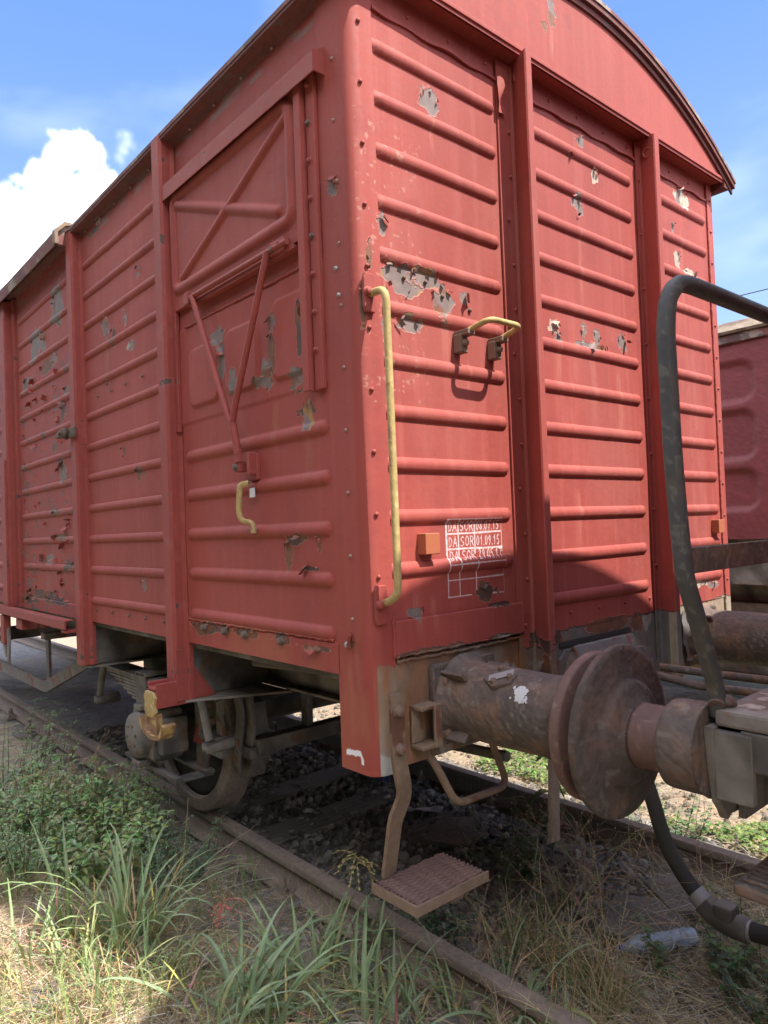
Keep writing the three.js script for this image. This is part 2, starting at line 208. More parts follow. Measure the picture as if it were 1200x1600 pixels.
const tRed = tileTex((x, y, o) => {
  const a = fbm(x * 4, y * 4, 4, 4), b = fbm(x * 40, y * 40, 3, 40), c = fbm(x * 14, y * 14, 4, 14);
  let q = mix3(RED, [0.23, 0.043, 0.037], a); q = mix3(q, REDP, sst(0.55, 0.75, c) * 0.4); if (c > 0.74) q = mix3(q, DARKRUST, sst(0.74, 0.77, c));
  const k = 0.85 + 0.3 * b; o[0] = q[0] * k; o[1] = q[1] * k; o[2] = q[2] * k; o[3] = 0.6 + 0.2 * b; o[4] = 0.6 + 0.15 * (b - 0.5) - 0.3 * sst(0.74, 0.76, c);
});
const tYellow = tileTex((x, y, o) => {
  const a = fbm(x * 11, y * 11, 4, 11), b = fbm(x * 60, y * 60, 3, 60);
  let q = mix3([0.43, 0.33, 0.14], [0.34, 0.235, 0.09], a); q = mix3(q, [0.24, 0.13, 0.07], sst(0.64, 0.74, fbm(x * 30, y * 30, 3, 30)) * 0.8); q = mix3(q, [0.48, 0.4, 0.2], sst(0.66, 0.8, b) * 0.6);
  const k = 0.8 + 0.4 * b; o[0] = q[0] * k; o[1] = q[1] * k; o[2] = q[2] * k; o[3] = 0.7; o[4] = 0.5 + 0.5 * (b - 0.5);
}, 256);
const tBlack = tileTex((x, y, o) => {
  const a = fbm(x * 12, y * 12, 4, 12), b = fbm(x * 50, y * 50, 3, 50);
  let q = mix3([0.045, 0.047, 0.052], [0.075, 0.075, 0.08], b); q = mix3(q, [0.13, 0.10, 0.07], sst(0.5, 0.8, a) * 0.55); q = mix3(q, [0.17, 0.16, 0.145], sst(0.64, 0.76, b) * 0.35);
  o[0] = q[0]; o[1] = q[1]; o[2] = q[2]; o[3] = 0.55 + 0.3 * a; o[4] = 0.5 + 0.3 * (b - 0.5) - 0.2 * sst(0.58, 0.66, a);
}, 512);
const tRail = tileTex((x, y, o) => {
  const a = fbm(x * 5, y * 5, 4, 5), b = fbm(x * 70, y * 70, 3, 70);
  const q = mix3([0.20, 0.148, 0.122], [0.30, 0.235, 0.20], a), k = 0.7 + 0.6 * b; o[0] = q[0] * k; o[1] = q[1] * k; o[2] = q[2] * k; o[3] = 0.75; o[4] = 0.5 + 0.4 * (b - 0.5);
}, 400);
const tRoof = tileTex((x, y, o) => {
  const a = fbm(x * 6, y * 6, 5, 6), b = fbm(x * 40, y * 40, 3, 40); let q = mix3([0.16, 0.06, 0.055], [0.27, 0.22, 0.18], sst(0.45, 0.7, a)); q = mix3(q, [0.07, 0.05, 0.05], sst(0.55, 0.65, fbm(x * 11, y * 11 + 3, 4, 11)) * 0.7); const k = 0.75 + 0.5 * b; o[0] = q[0] * k; o[1] = q[1] * k; o[2] = q[2] * k; o[3] = 0.85; o[4] = 0.5 + 0.4 * (b - 0.5);
}, 400);
const M = { rust: matOf(tRust, 0.008), grime: matOf(tGrime, 0.006), red: matOf(tRed, 0.003), yellow: matOf(tYellow, 0.003), black: matOf(tBlack, 0.003), rail: matOf(tRail, 0.003), roof: matOf(tRoof, 0.004) };
M.redbrown = matOf(tileTex((x, y, o) => { const a = fbm(x * 8, y * 8, 4, 8), b = fbm(x * 60, y * 60, 3, 60); let q = mix3([0.125, 0.07, 0.062], [0.175, 0.10, 0.088], a); q = mix3(q, [0.26, 0.17, 0.13], sst(0.66, 0.8, b) * 0.5); const k = 0.8 + 0.4 * b; o[0] = q[0] * k; o[1] = q[1] * k; o[2] = q[2] * k; o[3] = 0.7; o[4] = 0.5 + 0.3 * (b - 0.5); }, 256), 0.003);
M.darkred = matOf(tileTex((x, y, o) => { const a = fbm(x * 7, y * 7, 4, 7), b = fbm(x * 40, y * 40, 3, 40); let q = mix3([0.10, 0.036, 0.034], [0.155, 0.046, 0.042], a); q = mix3(q, [0.10, 0.08, 0.075], sst(0.58, 0.72, fbm(x * 12, y * 12, 4, 12)) * 0.6); const k = 0.75 + 0.5 * b; o[0] = q[0] * k; o[1] = q[1] * k; o[2] = q[2] * k; o[3] = 0.85; o[4] = 0.5 + 0.4 * (b - 0.5); }, 256), 0.003);
M.dusty = matOf(tileTex((x, y, o) => { const a = fbm(x * 6, y * 6, 5, 6), b = fbm(x * 50, y * 50, 3, 50), c = fbm(x * 18, y * 18, 4, 18); let q = mix3([0.15, 0.13, 0.12], [0.25, 0.22, 0.205], sst(0.35, 0.65, a)); q = mix3(q, [0.16, 0.085, 0.06], sst(0.56, 0.7, c) * 0.7); q = mix3(q, [0.42, 0.38, 0.34], sst(0.7, 0.8, c) * 0.7); const k = 0.75 + 0.5 * b; o[0] = q[0] * k; o[1] = q[1] * k; o[2] = q[2] * k; o[3] = 0.9; o[4] = 0.5 + 0.5 * (b - 0.5) + 0.3 * (c - 0.5); }, 400), 0.005);
M.brownstrap = matOf(tileTex((x, y, o) => { const a = fbm(x * 7, y * 7, 4, 7), b = fbm(x * 50, y * 50, 3, 50); let q = mix3([0.165, 0.11, 0.078], [0.23, 0.16, 0.11], a); q = mix3(q, [0.13, 0.06, 0.04], sst(0.6, 0.7, fbm(x * 13, y * 13, 3, 13))); const k = 0.75 + 0.5 * b; o[0] = q[0] * k; o[1] = q[1] * k; o[2] = q[2] * k; o[3] = 0.8; o[4] = 0.5 + 0.4 * (b - 0.5); }, 256), 0.003);
M.greypaint = matOf(tileTex((x, y, o) => { const a = fbm(x * 9, y * 9, 4, 9), b = fbm(x * 45, y * 45, 3, 45); let q = mix3([0.13, 0.125, 0.125], [0.2, 0.185, 0.175], a); q = mix3(q, [0.2, 0.075, 0.05], sst(0.58, 0.66, fbm(x * 14, y * 14, 4, 14))); const k = 0.75 + 0.5 * b; o[0] = q[0] * k; o[1] = q[1] * k; o[2] = q[2] * k; o[3] = 0.75; o[4] = 0.5 + 0.4 * (b - 0.5); }, 256), 0.003);
M.wood = matOf(tileTex((x, y, o) => { const g = fbm(x * 3, y * 60, 3, 3), b = fbm(x * 12, y * 12, 3, 12); const k = 0.6 + 0.8 * g; o[0] = 0.15 * k + 0.04 * b; o[1] = 0.135 * k + 0.04 * b; o[2] = 0.12 * k + 0.035 * b; o[3] = 0.9; o[4] = g; }, 256), 0.006);
M.stepedge = matOf(tileTex((x, y, o) => { const b = fbm(x * 50, y * 50, 3, 50); let q = mix3([0.22, 0.12, 0.065], [0.40, 0.28, 0.10], sst(0.52, 0.7, fbm(x * 22, y * 22, 4, 22))); const k = 0.75 + 0.5 * b; o[0] = q[0] * k; o[1] = q[1] * k; o[2] = q[2] * k; o[3] = 0.75; o[4] = b; }, 256), 0.003);
M.stone = matOf(tileTex((x, y, o) => { const a = fbm(x * 6, y * 6, 4, 6), b = fbm(x * 60, y * 60, 3, 60), k = 0.6 + 0.45 * a + 0.5 * (b - 0.5); o[0] = 0.21 * k; o[1] = 0.19 * k; o[2] = 0.17 * k; o[3] = 0.92; o[4] = 0.5 + 0.5 * (b - 0.5); }, 256), 0.006);
const plain = (r, g, b, rough = 0.7, extra = {}) => new THREE.MeshStandardMaterial({ color: new THREE.Color().setRGB(r, g, b), roughness: rough, side: THREE.DoubleSide, ...extra });
M.greasy = matOf(tRust, 0.008, { color: new THREE.Color().setRGB(0.68, 0.66, 0.68) });
M.darkwheel = plain(0.055, 0.045, 0.042, 0.85);
M.paper = plain(0.6, 0.6, 0.62, 0.6); M.zinc = plain(0.34, 0.33, 0.35, 0.5, { metalness: 0.3 }); M.palerivet = plain(0.30, 0.18, 0.165, 0.6); M.flake = plain(0.27, 0.06, 0.05, 0.6); M.rubber = plain(0.035, 0.033, 0.032, 0.75); M.bolt = plain(0.16, 0.1, 0.075, 0.7);

// ---------------------------------------------------------------- geometry helpers
const V = (x, y, z) => new THREE.Vector3(x, y, z);
function flat(g) { const r = g.index ? g.toNonIndexed() : g; for (const k of Object.keys(r.attributes)) if (!['position', 'normal', 'uv'].includes(k)) r.deleteAttribute(k); return r; }
function boxUV(g) { // uv in metres from the way each face points
  g = flat(g); const p = g.attributes.position, n = g.attributes.normal, u = new Float32Array(p.count * 2);
  for (let i = 0; i < p.count; i += 3) {
    let a = 0, b = 0, c = 0; for (let k = 0; k < 3; k++) { a += n.getX(i + k); b += n.getY(i + k); c += n.getZ(i + k); } a = Math.abs(a); b = Math.abs(b); c = Math.abs(c);
    for (let k = 0; k < 3; k++) { const x = p.getX(i + k), y = p.getY(i + k), z = p.getZ(i + k); u[(i + k) * 2] = a > b && a > c ? z + 0.37 * y : x + (b > c ? 0.41 * y : 0.3 * z); u[(i + k) * 2 + 1] = b >= a && b >= c ? z : y; }
  }
  g.setAttribute('uv', new THREE.BufferAttribute(u, 2)); return g;
}
function sheetUV(g, side) { // position on the painted end or side sheet
  g = flat(g); const p = g.attributes.position, n = g.attributes.normal, u = new Float32Array(p.count * 2);
  for (let i = 0; i < p.count; i++) {
    const i3 = i - i % 3, nx = Math.abs(n.getX(i3) + n.getX(i3 + 1) + n.getX(i3 + 2)), nz = Math.abs(n.getZ(i3) + n.getZ(i3 + 1) + n.getZ(i3 + 2)), x = p.getX(i), y = p.getY(i), z = p.getZ(i);
    if (side) { const s = nz > nx ? z - x : z; u[i * 2] = (s - SZ0) / SW; u[i * 2 + 1] = (y - SY0) / SH; } else { const s = nx > nz ? x + z : x; u[i * 2] = (s - EX0) / EW; u[i * 2 + 1] = (y - EY0) / EH; }
  }
  g.setAttribute('uv', new THREE.BufferAttribute(u, 2)); return g;
}
const merge = (list) => list.length === 1 ? list[0] : mergeGeometries(list.map(flat));
function bx(x0, x1, y0, y1, z0, z1, r = 0.004) { const w = x1 - x0, h = y1 - y0, d = z1 - z0; const g = flat(new RoundedBoxGeometry(w, h, d, 1, Math.min(r, w * 0.4, h * 0.4, d * 0.4))); g.translate((x0 + x1) / 2, (y0 + y1) / 2, (z0 + z1) / 2); return g; }
function prism(pts, d, bevel = 0) { // outline in xy, thickness along +z
  const s = new THREE.Shape(pts.map(([x, y]) => new THREE.Vector2(x, y)));
  const g = new THREE.ExtrudeGeometry(s, { depth: d - 2 * bevel, bevelEnabled: bevel > 0, bevelSize: bevel, bevelThickness: bevel, bevelOffset: -bevel, bevelSegments: 2, steps: 1, curveSegments: 6 }); g.translate(0, 0, bevel); return flat(g);
}
function xf(g, m) { g.applyMatrix4(m); return g; }
const basis = (x, y, z, o = V(0, 0, 0)) => new THREE.Matrix4().makeBasis(x, y, z).setPosition(o);
const prismX = (pts, x0, x1, b = 0) => xf(prism(pts, x1 - x0, b), basis(V(0, 0, 1), V(0, 1, 0), V(-1, 0, 0), V(x1, 0, 0)));   // outline (z, y), thickness along x
const prismY = (pts, y0, y1, b = 0) => xf(prism(pts, y1 - y0, b), basis(V(1, 0, 0), V(0, 0, 1), V(0, -1, 0), V(0, y1, 0)));   // outline (x, z)
const prismZ = (pts, z0, z1, b = 0) => { const g = prism(pts, z1 - z0, b); g.translate(0, 0, z0); return g; };
function lathe(pts, seg = 40) { return flat(new THREE.LatheGeometry(pts.map(([r, y]) => new THREE.Vector2(Math.max(r, 1e-4), y)), seg)); }
const latheZ = (pts, x, y, seg) => { const g = lathe(pts, seg); g.rotateX(Math.PI / 2); g.translate(x, y, 0); return g; };         // profile (r, z)
const latheX = (pts, y, z, seg) => { const g = lathe(pts, seg); g.rotateZ(-Math.PI / 2); g.translate(0, y, z); return g; };       // profile (r, x)
function crease(g, deg = 40) { // smooth normals except at sharp edges
  g = flat(g); const p = g.attributes.position, n = p.count, map = new Map(), fn = [], cs = Math.cos(deg * Math.PI / 180), a = V(), b = V(), c = V();
  for (let i = 0; i < n; i += 3) { a.fromBufferAttribute(p, i); b.fromBufferAttribute(p, i + 1); c.fromBufferAttribute(p, i + 2); fn.push(b.clone().sub(a).cross(c.clone().sub(a))); }
  const key = (i) => Math.round(p.getX(i) * 5e3) + ',' + Math.round(p.getY(i) * 5e3) + ',' + Math.round(p.getZ(i) * 5e3);
  for (let i = 0; i < n; i++) { const k = key(i); (map.get(k) ?? map.set(k, []).get(k)).push(i / 3 | 0); }
  const out = new Float32Array(n * 3);
  for (let i = 0; i < n; i++) { const f = fn[i / 3 | 0], fu = f.clone().normalize(), s = V(0, 0, 0); for (const j of map.get(key(i))) { const g2 = fn[j]; if (g2.lengthSq() > 0 && g2.clone().normalize().dot(fu) > cs) s.add(g2); } if (s.lengthSq() === 0) s.copy(fu); s.normalize(); out.set([s.x, s.y, s.z], i * 3); }
  g.setAttribute('normal', new THREE.BufferAttribute(out, 3)); return g;
}
function fillet(pts, r, n = 5) { // polyline with rounded corners
  const P = pts.map((p) => V(...p)), out = [P[0]];
  for (let i = 1; i < P.length - 1; i++) {
    const a = P[i - 1].clone().sub(P[i]), b = P[i + 1].clone().sub(P[i]), t = Math.min(r, a.length() * 0.49, b.length() * 0.49), A = P[i].clone().addScaledVector(a.normalize(), t), B = P[i].clone().addScaledVector(b.normalize(), t);
    for (let k = 0; k <= n; k++) { const s = k / n; out.push(A.clone().multiplyScalar((1 - s) * (1 - s)).addScaledVector(P[i], 2 * s * (1 - s)).addScaledVector(B, s * s)); }
  }
  out.push(P[P.length - 1]); return out;
}
function sweep(path, section, up = null) { // section: radius, or a closed outline [[a, b] ...] across the path; both ends capped
  const round = typeof section === 'number', S = round ? Array.from({ length: 10 }, (_, i) => [Math.cos(i * Math.PI / 5) * section, Math.sin(i * Math.PI / 5) * section]) : section, n = S.length, pos = [], idx = [];
  let N = null; const rings = [];
  path.forEach((p, i) => {
    const T = path[Math.min(i + 1, path.length - 1)].clone().sub(path[Math.max(i - 1, 0)]).normalize();
    if (!N) { N = up ? up.clone() : Math.abs(T.y) < 0.9 ? V(0, 1, 0) : V(1, 0, 0); } if (up) N = up.clone();
    N = N.clone().addScaledVector(T, -N.dot(T)).normalize(); const B = T.clone().cross(N);
    rings.push(S.map(([a, b]) => p.clone().addScaledVector(N, a).addScaledVector(B, b)));
  });
  const tri = (a, b, c) => { for (const q of [a, b, c]) pos.push(q.x, q.y, q.z); };
  for (let i = 0; i < rings.length - 1; i++) for (let k = 0; k < n; k++) { const A = rings[i], B = rings[i + 1], l = (k + 1) % n; tri(A[k], B[l], B[k]); tri(A[k], A[l], B[l]); }
  for (const [R, s] of [[rings[0], 1], [rings[rings.length - 1], -1]]) for (let k = 1; k < n - 1; k++) s > 0 ? tri(R[0], R[k + 1], R[k]) : tri(R[0], R[k], R[k + 1]);
  const g = new THREE.BufferGeometry(); g.setAttribute('position', new THREE.Float32BufferAttribute(pos, 3)); g.computeVertexNormals();
  g.setAttribute('uv', new THREE.Float32BufferAttribute(new Float32Array(pos.length / 3 * 2), 2)); return crease(g, round ? 60 : 35);
}
const rod = (pts, r, f = 0.03) => sweep(fillet(pts, f), r);
const strap = (pts, w, t, up, f = 0.03) => sweep(fillet(pts, f), [[-t / 2, -w / 2], [t / 2, -w / 2], [t / 2, w / 2], [-t / 2, w / 2]], up);
function sheet(us, vs, P) { // grid of points P(u, v)
  const pos = [], n = us.length, idx = []; for (const v of vs) for (const u of us) { const q = P(u, v); pos.push(q[0], q[1], q[2]); }
  for (let j = 0; j < vs.length - 1; j++) for (let i = 0; i < n - 1; i++) { const a = j * n + i; idx.push(a, a + 1, a + n + 1, a, a + n + 1, a + n); }
  const g = new THREE.BufferGeometry(); g.setAttribute('position', new THREE.Float32BufferAttribute(pos, 3)); g.setIndex(idx); g.computeVertexNormals(); g.setAttribute('uv', new THREE.Float32BufferAttribute(new Float32Array(pos.length / 3 * 2), 2)); return g.toNonIndexed();
}
const span = (a, b, n) => Array.from({ length: n + 1 }, (_, i) => lerp(a, b, i / n));
const uniq = (l) => { l = l.slice().sort((a, b) => a - b); return l.filter((x, i) => !i || x - l[i - 1] > 1e-4); };

// ---------------------------------------------------------------- names, things and parts
const used = {};
const numbered = (n) => { const k = used[n] = (used[n] ?? -1) + 1; return k ? n + '_' + String(k).padStart(3, '0') : n; };
function tag(o, label, category, group, kind) { if (label) o.userData.label = label; if (category) o.userData.category = category; if (group) o.userData.group = group; if (kind) o.userData.kind = kind; return o; }
function thing(name, label, category, [x, y, z] = [0, 0, 0], group) { const o = new THREE.Group(); o.name = numbered(name); o.position.set(x, y, z); scene.add(o); return tag(o, label, category, group); }
function part(parent, name, geo, mat, uv = boxUV) { const g = uv ? uv(merge([].concat(geo))) : merge([].concat(geo)); const m = new THREE.Mesh(g, mat); m.name = name; m.castShadow = m.receiveShadow = true; if (parent.isScene) m.name = numbered(name); parent.add(m); return m; }
const onEnd = (g) => sheetUV(g, false), onSide = (g) => sheetUV(g, true);
function place(parent, name, geo, mat, pos, rotX = 0, rotY = 0, rotZ = 0) { const m = new THREE.Mesh(geo, mat); m.name = name; m.position.set(...pos); m.rotation.set(rotX, rotY, rotZ); m.castShadow = m.receiveShadow = true; parent.add(m); return m; }
const hexBolt = boxUV(merge([lathe([[0, 0.022], [0.012, 0.021], [0.017, 0.016], [0.017, 0.004], [0.022, 0.003], [0.022, 0]], 6)]));
const rivetGeo = boxUV(lathe([[0, 0.0075], [0.004, 0.0068], [0.0068, 0.004], [0.0078, 0.0005], [0.0085, 0]], 8));
const FZ = [Math.PI / 2, 0, 0], FX = [0, 0, Math.PI / 2];   // stand a bolt on a face looking along +z or -x
// ================================================================ the near covered wagon
const W = 2.54, wagon = thing('covered_wagon', 'large red ribbed-steel covered goods wagon with flaking paint, its corner towards the viewer', 'railway wagon');
const RS = 0.1713, R0 = 1.634;
// ---- pressed steel sheets with rolled ribs
function ribbed(u0, u1, v0, v1, ribs, ra, rb, H, wv, put, seed, extra) {
  const us = uniq([...span(u0, u1, Math.ceil((u1 - u0) / 0.05)), ...[-0.035, -0.03, -0.02, -0.008, 0.01, 0.03].flatMap((d) => [ra + d, rb - d])].filter((x) => x >= u0 - 1e-6 && x <= u1 + 1e-6));
  const vs = uniq([v0, v1, ...span(v0, v1, 14), ...ribs.flatMap((r) => [-1, -0.93, -0.8, -0.62, -0.4, -0.18, 0, 0.18, 0.4, 0.62, 0.8, 0.93, 1].map((t) => r + t * wv))].filter((v) => v >= v0 - 1e-6 && v <= v1 + 1e-6));
  return crease(sheet(us, vs, (u, v) => {
    let h = 0; for (const r of ribs) { const t = Math.hypot(Math.max(ra - u, 0, u - rb), v - r) / wv; if (t < 1) h = Math.max(h, H * Math.pow(1 - t * t, 0.7)); }
    h += (fbm(u * 3 + seed, v * 2.2, 3) - 0.5) * 0.009 + (fbm(u * 9 + seed, v * 8, 2) - 0.5) * 0.0025;
    if (extra) h = extra(u, v, h);
    return put(u, v, h);
  }), 50);
}
const onZ = (u, v, h) => [u, v, h], onX = (u, v, h) => [-h, v, u];
const ribsEnd = (a, b) => Array.from({ length: b - a + 1 }, (_, i) => R0 + (a + i) * RS);
part(wagon, 'end_panel', ribbed(0.088, 0.745, 1.19, 3.305, ribsEnd(-1, 9), 0.115, 0.675, 0.0145, 0.0255, onZ, 3), matEnd, onEnd);
part(wagon, 'end_panel', ribbed(0.745, 1.748, 1.165, 3.305, ribsEnd(-2, 9), 0.86, 1.65, 0.0145, 0.0255, onZ, 13), matEnd, onEnd);
part(wagon, 'end_panel', ribbed(1.75, 2.455, 1.165, 3.305, ribsEnd(-2, 9), 1.84, 2.395, 0.0145, 0.0255, onZ, 23), matEnd, onEnd);
part(wagon, 'top_strip', bx(0.05, 2.5, 3.3, 3.42, -0.02, -0.004, 0.002), matEnd, onEnd);
for (let i = 0; i < 12; i++) { const x = 0.066 + i * 0.2; if (x > 2.48 || Math.abs(x - 0.866) < 0.03 || Math.abs(x - 1.866) < 0.13) continue; place(wagon, 'rivet', rivetGeo, M.red, [x, 3.343, -0.004], ...FZ); }
{ // folded lips along the tops of the sheets and a torn edge strip
  for (const [a, b] of [[0.095, 0.735], [0.85, 1.72], [1.85, 2.44]]) part(wagon, 'sheet_lip', sweep(span(a, b, 24).map((x) => V(x, 3.296 + 0.004 * Math.sin(x * 31), 0.006 + 0.003 * Math.sin(x * 17))), [[-0.006, -0.003], [0.006, -0.002], [0.006, 0.003], [-0.006, 0.004]], V(0, 1, 0)), matEnd, onEnd);
  part(wagon, 'torn_strip', crease(sheet(span(0.708, 0.742, 3), span(3.16, 3.31, 8), (u, v) => [u + (noise(v * 40, 3) - 0.5) * 0.012 * (u > 0.72 ? 1 : 0), v, 0.016 + 0.012 * noise(v * 25, u * 40)])), matEnd, onEnd);
  part(wagon, 'bottom_plate', bx(0.087, 0.735, 1.19, 1.302, 0.002, 0.016, 0.004), matEnd, onEnd);
  // weld beads round the bottom plate
  const bead = (pts, seed) => { const r = rng(seed), P = []; for (let i = 0; i < pts.length - 1; i++) { const a = V(...pts[i]), b = V(...pts[i + 1]), n = Math.ceil(a.distanceTo(b) / 0.011); for (let k = 0; k < n; k++) P.push(a.clone().lerp(b, k / n).add(V((r() - 0.5) * 0.004, (r() - 0.5) * 0.005, r() * 0.002))); } return sweep(P, 0.0055); };
  part(wagon, 'weld_bead', bead([[0.088, 1.31, 0.01], [0.088, 1.188, 0.01], [0.735, 1.188, 0.01], [0.735, 1.31, 0.01]], 4), matEnd, onEnd);
  part(wagon, 'weld_bead', bead([[0.1, 1.172, 0.004], [0.4, 1.168, 0.004], [0.74, 1.172, 0.004]], 5), matEnd, onEnd);
  part(wagon, 'weld_bead', bead([[2.452, 1.1, 0.004], [2.452, 3.2, 0.004]], 6), matEnd, onEnd);
  part(wagon, 'weld_bead', bead([[0.006, 3.3, 0.0], [0.006, 3.31, 0.0]].map(([a, b, c]) => [0.088 + a, b - 2.0, 0.008]), 7), matEnd, onEnd);
}
for (const x of [1.06, 1.265, 1.473, 1.682]) place(wagon, 'rivet', rivetGeo, M.red, [x, 1.229, 0], ...FZ);
for (const [x, y] of [[0.3, 2.435], [0.38, 2.4], [0.52, 2.375], [0.2, 2.43]]) place(wagon, 'rivet', rivetGeo, M.rust, [x, y, 0.002], ...FZ);
// ---- corner posts
function cornerPost(x0, s) {
  const r = 0.05, pts = [[0.092, 0.008]]; for (let i = 0; i <= 8; i++) { const a = i / 8 * Math.PI / 2; pts.push([r - 0.004 - r * Math.sin(a), 0.008 - r + r * Math.cos(a)]); }
  pts.push([-0.004, -0.165], [0.02, -0.165], [0.02, -0.03], [0.092, -0.03]);
  return crease(prismY(pts.map(([x, z]) => [x0 + s * x, z]), 0.826, 3.44), 30);
}
const postA0 = part(wagon, 'corner_post', cornerPost(0, 1), matEnd, onEnd);
{ // split the post: its flat side face is painted from the side sheet
  const g = postA0.geometry, idx = { a: [], b: [] }, p = g.attributes.position, n = g.attributes.normal;
  for (let i = 0; i < p.count; i += 3) { let sx = 0, sz = 0, sy = 0; for (let k = 0; k < 3; k++) { sx += n.getX(i + k); sz += n.getZ(i + k); sy += n.getY(i + k); } (Math.abs(sx) >= Math.abs(sz) ? idx.b : idx.a).push(i, i + 1, i + 2); }
  const pick = (l) => { const q = new THREE.BufferGeometry(); for (const k of ['position', 'normal', 'uv']) { const A = g.attributes[k], s = A.itemSize, o = new Float32Array(l.length * s); l.forEach((v, i) => { for (let c = 0; c < s; c++) o[i * s + c] = A.array[v * s + c]; }); q.setAttribute(k, new THREE.BufferAttribute(o, s)); } return q; };
  const A = pick(idx.a), B = onSide(pick(idx.b)); const all = mergeGeometries([A, B]); all.addGroup(0, idx.a.length, 0); all.addGroup(idx.a.length, idx.b.length, 1); postA0.geometry = all; postA0.material = [matEnd, matSide];
}
for (let y = 3.225; y > 1.3; y -= 0.1975) place(postA0, 'rivet', rivetGeo, M.red, [0.036, y, 0.0085], ...FZ);
for (let y = 3.133; y > 1.25; y -= 0.2022) place(postA0, 'rivet', rivetGeo, M.palerivet, [-0.0045, y, -0.082 + (hsh(Math.round(y * 50), 4) - 0.5) * 0.01], ...FX).scale.setScalar(0.8);
place(postA0, 'rivet', rivetGeo, M.zinc, [-0.0045, 1.229, -0.11], ...FX).scale.setScalar(1.6);
for (const [y, z] of [[2.36, -0.09], [2.45, -0.1]]) place(postA0, 'rivet', rivetGeo, M.zinc, [-0.0045, y, z], ...FX);
const postB0 = part(wagon, 'corner_post', cornerPost(W, -1), matEnd, onEnd);
for (let y = 3.3; y > 1.1; y -= 0.17) place(postB0, 'rivet', rivetGeo, M.red, [2.475, y, 0.0085], ...FZ);
// ---- end posts: foot flange, web, front flange
function endPost(xw, foot, fl, y0, D, lean) {
  const xl = xw - lean, pts = [[xw - foot, 0.003], [xw - foot, 0.009], [xw - 0.012, 0.011], [xw - 0.001, 0.018], [xl + 0.0005, D - 0.006], [xl + 0.004, D], [xl + fl - 0.012, D], [xl + fl - 0.003, D - 0.004], [xl + fl, D - 0.014], [xw + fl, 0.003]];
  return crease(prismY(pts, y0, D > 0.11 ? 3.372 : 3.388), 18);
}
const ep1 = part(wagon, 'end_post', endPost(0.80, 0.085, 0.044, 0.86, 0.12, 0.048), matEnd, onEnd), ep2 = part(wagon, 'end_post', endPost(1.752, 0.032, 0.052, 0.86, 0.098, 0.018), matEnd, onEnd);
for (let y = 3.277, i = 0; y > 1.2; y -= 0.172, i++) place(ep1, 'rivet', rivetGeo, M.red, [0.772 + (i % 3 ? 0 : -0.02), y, 0.011], ...FZ);
for (let y = 3.2; y > 1.2; y -= 0.26) place(ep2, 'rivet', rivetGeo, M.red, [1.735, y, 0.01], ...FZ);
for (const x of [0.797, 1.749]) { const g = new THREE.TorusGeometry(0.021, 0.007, 6, 16); g.rotateY(Math.PI / 2); place(x < 1 ? ep1 : ep2, 'eye_ring', boxUV(flat(g)), M.red, [x - 0.004, 3.315, 0.055]); }
// ---- gable, soffit and roof
const arcY = (x, y0 = 3.81) => y0 - 0.235 * (x - 1.27) ** 2;
{
  const top = span(2.56, -0.02, 40).map((x) => [x, arcY(x) - 0.035]);
  part(wagon, 'gable_panel', [prismZ([[-0.02, 3.403], [2.56, 3.403], ...top], 0.063, 0.072, 0.001)], matEnd, onEnd);
  part(wagon, 'gable_soffit', [bx(-0.02, 2.56, 3.395, 3.402, -0.01, 0.075, 0.002), bx(-0.02, 2.56, 3.395, 3.411, 0.0725, 0.079, 0.003)], matEnd, onEnd);
  const arc = (o) => span(-0.055, 2.595, 60).map((x) => [x, arcY(x) + o]);
  part(wagon, 'roof', [prismZ([...arc(0.012), ...arc(-0.006).reverse()], -10.6, 0.104)], M.roof);
  part(wagon, 'roof_rim', [prismZ([...arc(-0.007), ...arc(-0.03).reverse()], 0.0725, 0.098), prismZ([...arc(-0.031), ...arc(-0.056).reverse()], 0.0725, 0.083)], M.darkred);
  // eave cornice along the side
  part(wagon, 'eave_cornice', prismZ([[-0.052, arcY(-0.05) - 0.008], [-0.052, arcY(-0.05) - 0.022], [-0.012, 3.375], [0.0, 3.35], [0.03, 3.35], [0.03, arcY(0.03) - 0.008]], -10.6, 0.078), M.darkred);
  part(wagon, 'eave_cornice', prismZ([[2.592, arcY(-0.05) - 0.008], [2.592, arcY(-0.05) - 0.03], [2.55, 3.36], [2.51, 3.36], [2.51, arcY(0.03) - 0.008]], -10.6, 0.078), M.darkred);
  part(wagon, 'headliner', [bx(0.03, 2.51, 3.36, 3.40, -10.55, -0.03), bx(2.44, 2.53, 1.13, 3.4, -10.5, -0.2), bx(0.03, 2.51, 1.13, 3.4, -10.6, -10.5)], M.red);
  for (let z = -0.43; z > -4; z -= 0.22) place(wagon, 'rivet', rivetGeo, M.palerivet, [-0.006, 3.352, z], ...FX).scale.setScalar(0.8);
}
